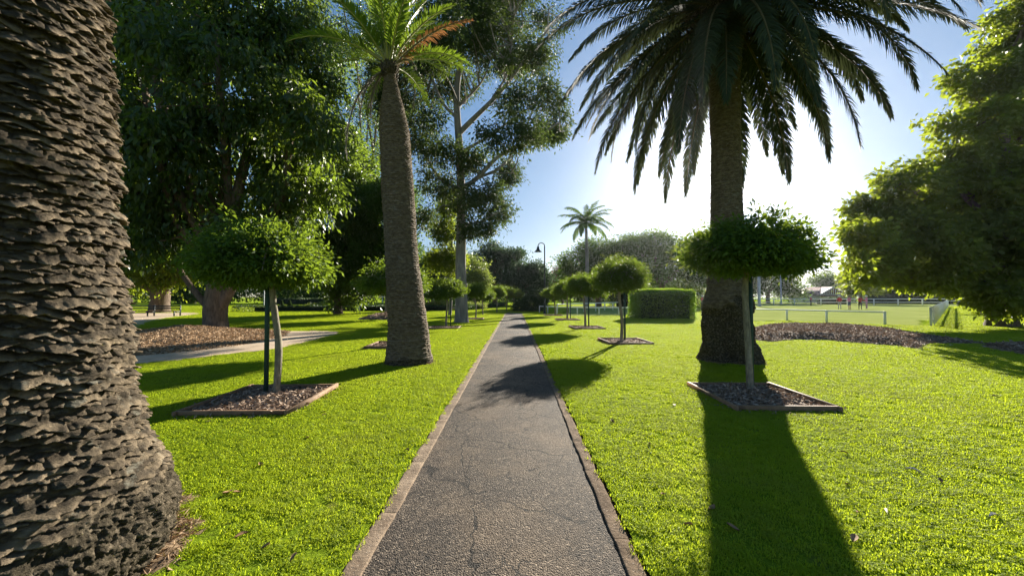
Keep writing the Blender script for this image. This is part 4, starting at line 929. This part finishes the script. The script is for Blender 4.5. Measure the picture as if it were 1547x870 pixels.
# front gable roof
V = np.array([[-3.4, -5.2, 2.25], [3.4, -5.2, 2.25], [0, -5.2, 4.3], [-3.4, 0, 2.25], [3.4, 0, 2.25], [0, 0, 4.3]]); mb.add(V, [[0, 2, 5, 3], [1, 4, 5, 2]]); mb.build('roof', M_roof, ob, smooth=False)
mb = MB(); mb.add([[-3.0, -4.95, 2.25], [3.0, -4.95, 2.25], [0, -4.95, 4.08]], [[0, 1, 2]])
box(mb, (-3.0, -4.95, 0), (3.0, -4.75, 2.24)); gb = mb.build('gable', M_roof, ob, smooth=False)
mb = MB()
for k in range(-5, 6): hh = 2.25+(3.0-abs(k)*.52)*.61; box(mb, (k*.52-.06, -5.02, 2.3), (k*.52+.06, -4.96, hh))
box(mb, (-3.2, -5.04, 2.18), (3.2, -4.97, 2.32))
for sgn in (-1, 1):
    tube(mb, [[sgn*3.45, -5.22, 2.2], [0, -5.22, 4.32]], .11, 4)
mb.build('batten', M_white, gb, smooth=False)
for x in (-5.2, -1.5, 1.5, 5.2):
    mb = MB(); y_ = -4.96 if abs(x) < 2 else -3.55; box(mb, (x-.6, y_-.03, .9), (x+.6, y_+.01, 1.9)); mb.build('window', M_glass, ob, smooth=False)
bb = at(1215, 449, 135); ob = empty('domed_hall', (bb[0], 135, 0), 0, 'distant hall with curved blue roof behind the maroon pavilion', 'hall')
mb = MB(); lathe(mb, [(3.2, 0), (3.2, 3.2)], (0, 0, 0), 24); mb.build('wall', M_wall, ob)
mb = MB(); lathe(mb, [(3.5*math.cos(t), 3.1+2.4*math.sin(t)) for t in np.linspace(0, math.pi/2, 9)], (0, 0, 0), 24); mb.build('roof', M_blue, ob)
rp = at(640, 449, 70); ob = empty('shelter', (rp[0]-2.6, 70, 0), R(10), 'garden shelter with dark gabled roof seen right of the leaning palm trunk', 'shelter')
mb = MB(); V = np.array([[-5, -3, 1.0], [5, -3, 1.0], [5, 3, 1.0], [-5, 3, 1.0], [-2.2, 0, 3.6], [2.2, 0, 3.6]]); V[:, 2] += .9; V[4:, 2] -= .6
mb.add(V, [[0, 1, 5, 4], [2, 3, 4, 5]]); mb.add(V, [[1, 2, 5], [3, 0, 4]]); mb.add(V-[0, 0, .1], [[3, 2, 1, 0]]); mb.build('roof', simple('slate_roof', (.07, .07, .085), .7, nz=4), ob, smooth=False)
for sx in (-4.6, 4.6):
    for sy in (-2.7, 2.7):
        mb = MB(); box(mb, (sx-.1, sy-.1, 0), (sx+.1, sy+.1, 1.9)); mb.build('post', M_white, ob, smooth=False)

# ------------------------------------------------------------------ fences
def rail_fence(label, P, h, step, rails=1, group=None, r_=.035, pw=.045, mat=None):
    P = [np.array([*p[:2], 0]) for p in P]; o = empty('rail_fence', P[0], 0, label, 'fence', group); o0 = P[0]; mt = mat or M_white
    for a, b_ in zip(P[:-1], P[1:]):
        L_ = np.linalg.norm(b_-a); n = max(1, round(L_/step))
        for k in range(n+1):
            if k == n and not (b_ is P[-1]): continue
            p = a+(b_-a)*k/n-o0; mb = MB(); box(mb, (-pw, -pw, -.1), (pw, pw, h), 0, 0, (0, 0, 0), .01); q = mb.build('post', mt, o, smooth=False); q.location = p
    for k in range(rails):
        mb = MB(); z = h-.06-k*.5*h
        for a, b_ in zip(P[:-1], P[1:]):
            tube(mb, [a-o0+[0, 0, z+.01*(k == 0)], b_-o0+[0, 0, z+.01*(k == 0)]], r_ if k else r_*1.3, 8)
        mb.build('rail', mt, o)
gY = lambda px, Y: np.array([at(px, 449, Y)[0], Y, 0])
rail_fence('white single-rail fence on the near side of the field right of the tall palm', [gnd(1068, 483), gnd(1130, 482.5), gnd(1189, 484.5), gnd(1249, 487.5), gnd(1337, 491.0)], .78, 2.2)
rail_fence('white single-rail fence behind the right row of mop-top trees', [gnd(815, 472.6), gnd(841, 475), gnd(905, 476.3), gnd(965, 476.5)], .72, 2.1)
rail_fence('white rail running back diagonally behind the hedge block', [gnd(842, 474.0), gnd(861, 472.6), gnd(900, 470.0), gnd(937, 467)], .95, 2.6)
rail_fence('long far white two-rail fence across the field behind the players', [gY(1075, 72), gY(1200, 72), gY(1320, 72), gY(1430, 72)], 1.25, 4.5, 2, r_=.05, pw=.07)
rail_fence('low white rail beyond the picket fence under the right tree', [gY(1432, 62), gY(1462, 60), gY(1500, 66)], 1.0, 3, 1)
# picket fence running away from the camera at the right
pa, pb_ = gnd(1411, 493.0), gnd(1432, 464.5); L_ = np.linalg.norm(pb_-pa); dr = (pb_-pa)/L_; ang = math.atan2(dr[1], dr[0])
ob = empty('picket_fence', (*pa[:2], 0), ang, 'white picket fence running away to the field corner at right', 'fence')
n = 100
for k in range(n):
    x = k*L_/n; mb = MB(); box(mb, (-.07, -.012, .06), (.07, .012, 1.02+.01*rng.normal()), 0, 0, (0, 0, 0), .005); q = mb.build('picket', M_white, ob, smooth=False); q.location = (x+.1, 0, 0)
for z in (.3, .8):
    mb = MB(); box(mb, (0, .015, z), (L_, .055, z+.09)); mb.build('rail', M_white, ob, smooth=False)
for k in range(0, 18):
    mb = MB(); box(mb, (-.05, .057, -.1), (.05, .15, 1.05)); q = mb.build('post', M_white, ob, smooth=False); q.location = (k*L_/17, 0, 0)

# ------------------------------------------------------------------ lamp, poles, bench, sign
lp = gnd(823, 474.5); s_ = lp[1]/F
ob = empty('street_lamp', (lp[0], lp[1], 0), 0, 'tall dark goose-neck lamp post with a bell shade at the end of the path', 'street lamp')
zt = at(823, 372, lp[1])[2]; mb = MB(); lathe(mb, [(.16, -.05), (.16, .1), (.11, .18), (.10, .9), (.075, 1.0), (.055, zt)], (0, 0, 0), 14); mb.build('pole', M_dark, ob)
xl = -10*s_; a = np.linspace(0, math.pi, 12); rr = 5*s_; mb = MB()
tube(mb, [[-rr+rr*math.cos(t), 0, zt+rr*math.sin(t)*1.0] for t in a]+[[-2*rr, 0, zt-.15]], .04, 8); mb.build('arm', M_dark, ob)
mb = MB(); lathe(mb, [(.04, .12), (.1, .1), (.13, -.1), (.22, -.25), (.38, -.36), (.36, -.38), (.2, -.27)], (-2*rr, 0, zt-.15), 18); sh = mb.build('lamp_shade', M_dark, ob)
mb = MB(); lathe(mb, [(.01, -.44), (.09, -.38), (.1, -.3)], (-2*rr, 0, zt-.15), 12); mb.build('bulb', M_white, sh)
for px, ytop, Y, r_, lab in ((1147, 405, 62, .22, 'thick grey pole right of the tall palm'), (1180, 396, 80, .14, 'thin grey pole standing in the far fence line'), (399+0, 430, 60, .07, 'thin dark lamp pole under the trees at far left')):
    p = gY(px, Y); h = at(px, ytop, Y)[2]; mb = MB(); lathe(mb, [(r_*1.25, -.1), (r_*1.25, .3), (r_, .35), (r_*.8, h), (0.01, h+.02)], (0, 0, 0), 12)
    o = mb.build('pole', M_grey, loc=(0, 0, 0)); o.location = p; tag(o, lab, 'pole')
    o.name = 'light_pole'
# long bench far left
bp = gnd(226, 478.0); ob = empty('long_bench', (bp[0], bp[1], 0), R(4), 'long dark slatted bench beside the sandy path at far left', 'bench')
W_ = 2.1
for k, yy in enumerate((-.2, -.05, .1, .25)):
    mb = MB(); box(mb, (-W_, yy-.06, .42), (W_, yy+.06, .46), 0, 0, (0, 0, 0), .008); mb.build('seat_slat', M_timber, ob, smooth=False)
mb = MB(); box(mb, (-W_, .32, .78), (W_, .36, .88)); box(mb, (-W_, .32, .60), (W_, .36, .70)); mb.build('backrest', M_dark, ob, smooth=False)
for x in (-W_+.05, 0, W_-.05):
    mb = MB(); box(mb, (x-.04, -.22, 0), (x+.04, -.15, .415)); box(mb, (x-.04, .37, 0), (x+.04, .44, .92)); box(mb, (x-.04, -.14, .34), (x+.04, .365, .41)); mb.build('leg', M_dark, ob, smooth=False)
sp_ = gnd(541, 475.0); ob = empty('plant_sign', (sp_[0], sp_[1], 0), R(10), 'small white sign plate on two thin legs in front of the low hedge', 'sign')
mb = MB(); box(mb, (-.16, -.02, .38), (.16, .02, .86)); mb.build('plate', M_white, ob, smooth=False)
for x in (-.14, .14):
    mb = MB(); tube(mb, [[x, .03, -.05], [x, .03, .8]], .018, 6); mb.build('leg', M_dark, ob)

# ------------------------------------------------------------------ people
M_skin = simple('skin', (.45, .28, .20), .6, amt=.05); M_redsh = simple('red_shirt', (.45, .03, .05), .8, amt=.1); M_grtr = simple('grey_trousers', (.35, .36, .38), .8, amt=.1)
M_navy = simple('navy_cloth', (.03, .05, .16), .8, amt=.1); M_pink = simple('pink_shirt', (.55, .18, .35), .8, amt=.1); M_blk = simple('black_cloth', (.02, .02, .022), .8, amt=.1); M_hair = simple('hair', (.05, .035, .025), .7); M_hat = simple('white_hat', (.75, .73, .68), .7, amt=.05)
def person(px, py, rz, label, shirt, legm, short=False, hat=False, arms=(0.15, 0.1), lean=0.0):
    g0 = gnd(px, py); h = 1.7
    J = {'pel': (0, 0, .93), 'wai': (0, 0, 1.08), 'che': (0, lean*.5, 1.3), 'nec': (0, lean, 1.47), 'hd0': (0, lean, 1.56), 'hd1': (0, lean-.02, 1.66)}
    pts = [J['pel'], J['wai'], J['che'], J['nec'], J['hd0'], J['hd1']]; rad = [(.16, .12), (.13, .10), (.17, .11), (.06, .06), (.085, .095), (.07, .08)]; ed = [(0, 1), (1, 2), (2, 3), (3, 4), (4, 5)]
    for sg in (-1, 1):
        i = len(pts); pts += [(sg*.10, 0, .86), (sg*.11, -.02, .48), (sg*.12, .02, .08), (sg*.13, -.13, .035)]; rad += [(.09, .09), (.06, .06), (.04, .045), (.04, .03)]; ed += [(0, i), (i, i+1), (i+1, i+2), (i+2, i+3)]
        i = len(pts); f = arms[0 if sg < 0 else 1]
        pts += [(sg*.2, lean, 1.41), (sg*.26, lean-f*.3, 1.16), (sg*.26, lean-.08-f*1.4, .95+f*.6), (sg*.25, lean-.10-f*1.7, .88+f*.75)]; rad += [(.06, .06), (.042, .042), (.03, .03), (.035, .02)]; ed += [(2, i), (i, i+1), (i+1, i+2), (i+2, i+3)]
    me = bpy.data.meshes.new('person'); me.from_pydata(pts, ed, []); tmp = bpy.data.objects.new('tmp', me); col.objects.link(tmp)
    sk = tmp.modifiers.new('s', 'SKIN'); tmp.modifiers.new('u', 'SUBSURF').levels = 1
    for v, r_ in zip(me.skin_vertices[0].data, rad): v.radius = r_
    me.skin_vertices[0].data[0].use_root = True
    dg = bpy.context.evaluated_depsgraph_get(); m2 = bpy.data.meshes.new_from_object(tmp.evaluated_get(dg)); bpy.data.objects.remove(tmp)
    o = bpy.data.objects.new('person', m2); col.objects.link(o); m2.materials.clear()
    for m in (M_skin, shirt, legm, M_blk): m2.materials.append(m)
    for p in m2.polygons:
        z = p.center.z; x = abs(p.center.x); p.use_smooth = True
        if z < .075: p.material_index = 3
        elif z > 1.49: p.material_index = 0
        elif x > .19 and z < 1.12: p.material_index = 0
        elif z > .98: p.material_index = 1
        elif short and z < .52: p.material_index = 0
        else: p.material_index = 2
    o.location = (g0[0], g0[1], 0); o.rotation_euler = (0, 0, rz); tag(o, label, 'person', 'people on the playing field')
    mb = MB()
    if hat: lathe(mb, [(.19, .0), (.115, .02), (.11, .10), (.06, .14), (.005, .15)], (0, lean-.015, 1.66), 14)
    else: lathe(mb, [(.075, -.06), (.105, .0), (.1, .07), (.06, .12), (.005, .135)], (0, lean+.012, 1.655), 14)
    mb.build('hat' if hat else 'hair', M_hat if hat else M_hair, o)
person(1268.5, 467.0, 2.6, 'person in red shirt and pale grey trousers, leftmost of the four on the field', M_redsh, M_grtr, hat=True, arms=(.2, .05))
person(1283.5, 467.5, 3.3, 'person in pink top and navy shorts standing second of the four', M_pink, M_navy, short=True)
person(1299.5, 467.5, 2.0, 'person in dark red top and dark trousers, third of the four', M_redsh, M_blk, arms=(.3, .3), lean=-.06)
person(1309.5, 466.5, 3.6, 'person in pink and purple clothes and white hat, rightmost of the four', M_pink, simple('mauve_trousers', (.35, .2, .33), .8), hat=True)
person(1225, 461.5, .5, 'person in red shirt alone by the far white fence', M_redsh, M_blk, hat=True, arms=(.25, .2))
person(1061, 467.0, .3, 'person in red shirt and dark trousers between hedge block and tall palm', M_redsh, M_blk, hat=True)
person(1064.5, 465.0, 1.3, 'person in pink top just beside the one in red near the tall palm', M_pink, M_navy)

# ------------------------------------------------------------------ morning haze
mb = MB(); box(mb, (-700, -60, -3), (900, 1750, 125)); hz = tag(mb.build('haze', [], smooth=False), 'thin bright morning haze over the park', 'haze', kind='stuff')
hm = bpy.data.materials.new('haze_air'); hm.use_nodes = True; hn = hm.node_tree; hn.nodes.clear()
ho = hn.nodes.new('ShaderNodeOutputMaterial'); hv = hn.nodes.new('ShaderNodeVolumePrincipled'); hv.inputs['Density'].default_value = .00010
hv.inputs['Color'].default_value = (.9, .93, 1, 1); hv.inputs['Anisotropy'].default_value = .8; hn.links.new(hv.outputs[0], ho.inputs['Volume'])
hz.data.materials.append(hm); hm.cycles.homogeneous_volume = True
# ------------------------------------------------------------------ fallen leaves
for k, (x, y, c_, lab) in enumerate(((1367, 714, 'w', 'white curled fallen leaf lying on the right foreground lawn'), (1341, 785, 'b', 'thin pale twig-like leaf low on the right lawn'), (1494, 789, 'b', 'pale fallen leaf near the bottom right corner'),
        (1418, 541.5, 'b', 'pale fallen leaf below the right mulch mound'), (1388, 530.5, 'b', 'fallen leaf at the tip of the right mulch mound'), (1440, 523.0, 'b', 'small pale leaf right of the mulch mound'), (1020, 618, 'w', 'tiny white petal left of the nearest right bed'))):
    g0 = gnd(x, y); mb = MB(); n = 5; u = np.linspace(0, 1, n); L_ = (.09 if y > 600 else .2)*(.8+.4*rng.random()); wv = np.sin(u*math.pi)*L_*(.22 if c_ == 'w' else .12)+.001
    A_ = np.stack([u*L_, -wv, .045+.02*np.sin(u*3)], 1); B_ = np.stack([u*L_, u*0, .03+.02*np.sin(u*3)], 1); C_ = np.stack([u*L_, wv, .045+.02*np.sin(u*3)], 1)
    V = np.concatenate([A_, B_, C_]); q = [[i, i+1, n+i+1, n+i] for i in range(n-1)]+[[n+i, n+i+1, 2*n+i+1, 2*n+i] for i in range(n-1)]
    mb.add(V, q); o = mb.build('fallen_leaf', MATS.get('pale_leaf') or simple('pale_leaf', (.62, .56, .46), .7)); o.location = (g0[0], g0[1], .0); o.rotation_euler = (0, 0, rng.random()*6.28)
    tag(o, lab, 'fallen leaf', 'fallen leaves on the lawn')
for k in range(26):
    if k < 13: x, y = rng.uniform(900, 1500), rng.uniform(560, 830)
    else: x, y = rng.uniform(330, 640), rng.uniform(580, 850)
    g0 = gnd(x, y)
    if PL-.1 < g0[0] < PR+.1 or any(max(abs(g0[0]-p[0]), abs(g0[1]-p[1])) < p[2]+.1 for p in PLANT): continue
    mb = MB(); n = 5; u = np.linspace(0, 1, n); L_ = .05+.04*rng.random(); wv = np.sin(u*math.pi)*L_*.25+.001
    V = np.concatenate([np.stack([u*L_, sg*wv, .042+.012*abs(sg)+.01*np.sin(u*3+k)], 1) for sg in (-1, 0, 1)])
    mb.add(V, [[i, i+1, n+i+1, n+i] for i in range(n-1)]+[[n+i, n+i+1, 2*n+i+1, 2*n+i] for i in range(n-1)])
    o = mb.build('fallen_leaf', MATS.get('dry_leaf') or simple('dry_leaf', (.30, .17, .08), .8)); o.location = (g0[0], g0[1], 0); o.rotation_euler = (0, 0, rng.random()*6.28)
    tag(o, 'tiny dry brown leaf lying in the grass right of the path' if g0[0] > 0 else 'tiny dry brown leaf lying in the grass left of the path', 'fallen leaf', 'dry brown leaves on the right lawn' if g0[0] > 0 else 'dry brown leaves on the left lawn')
print('verts', sum(len(o.data.vertices) for o in bpy.data.objects if o.type == 'MESH'))
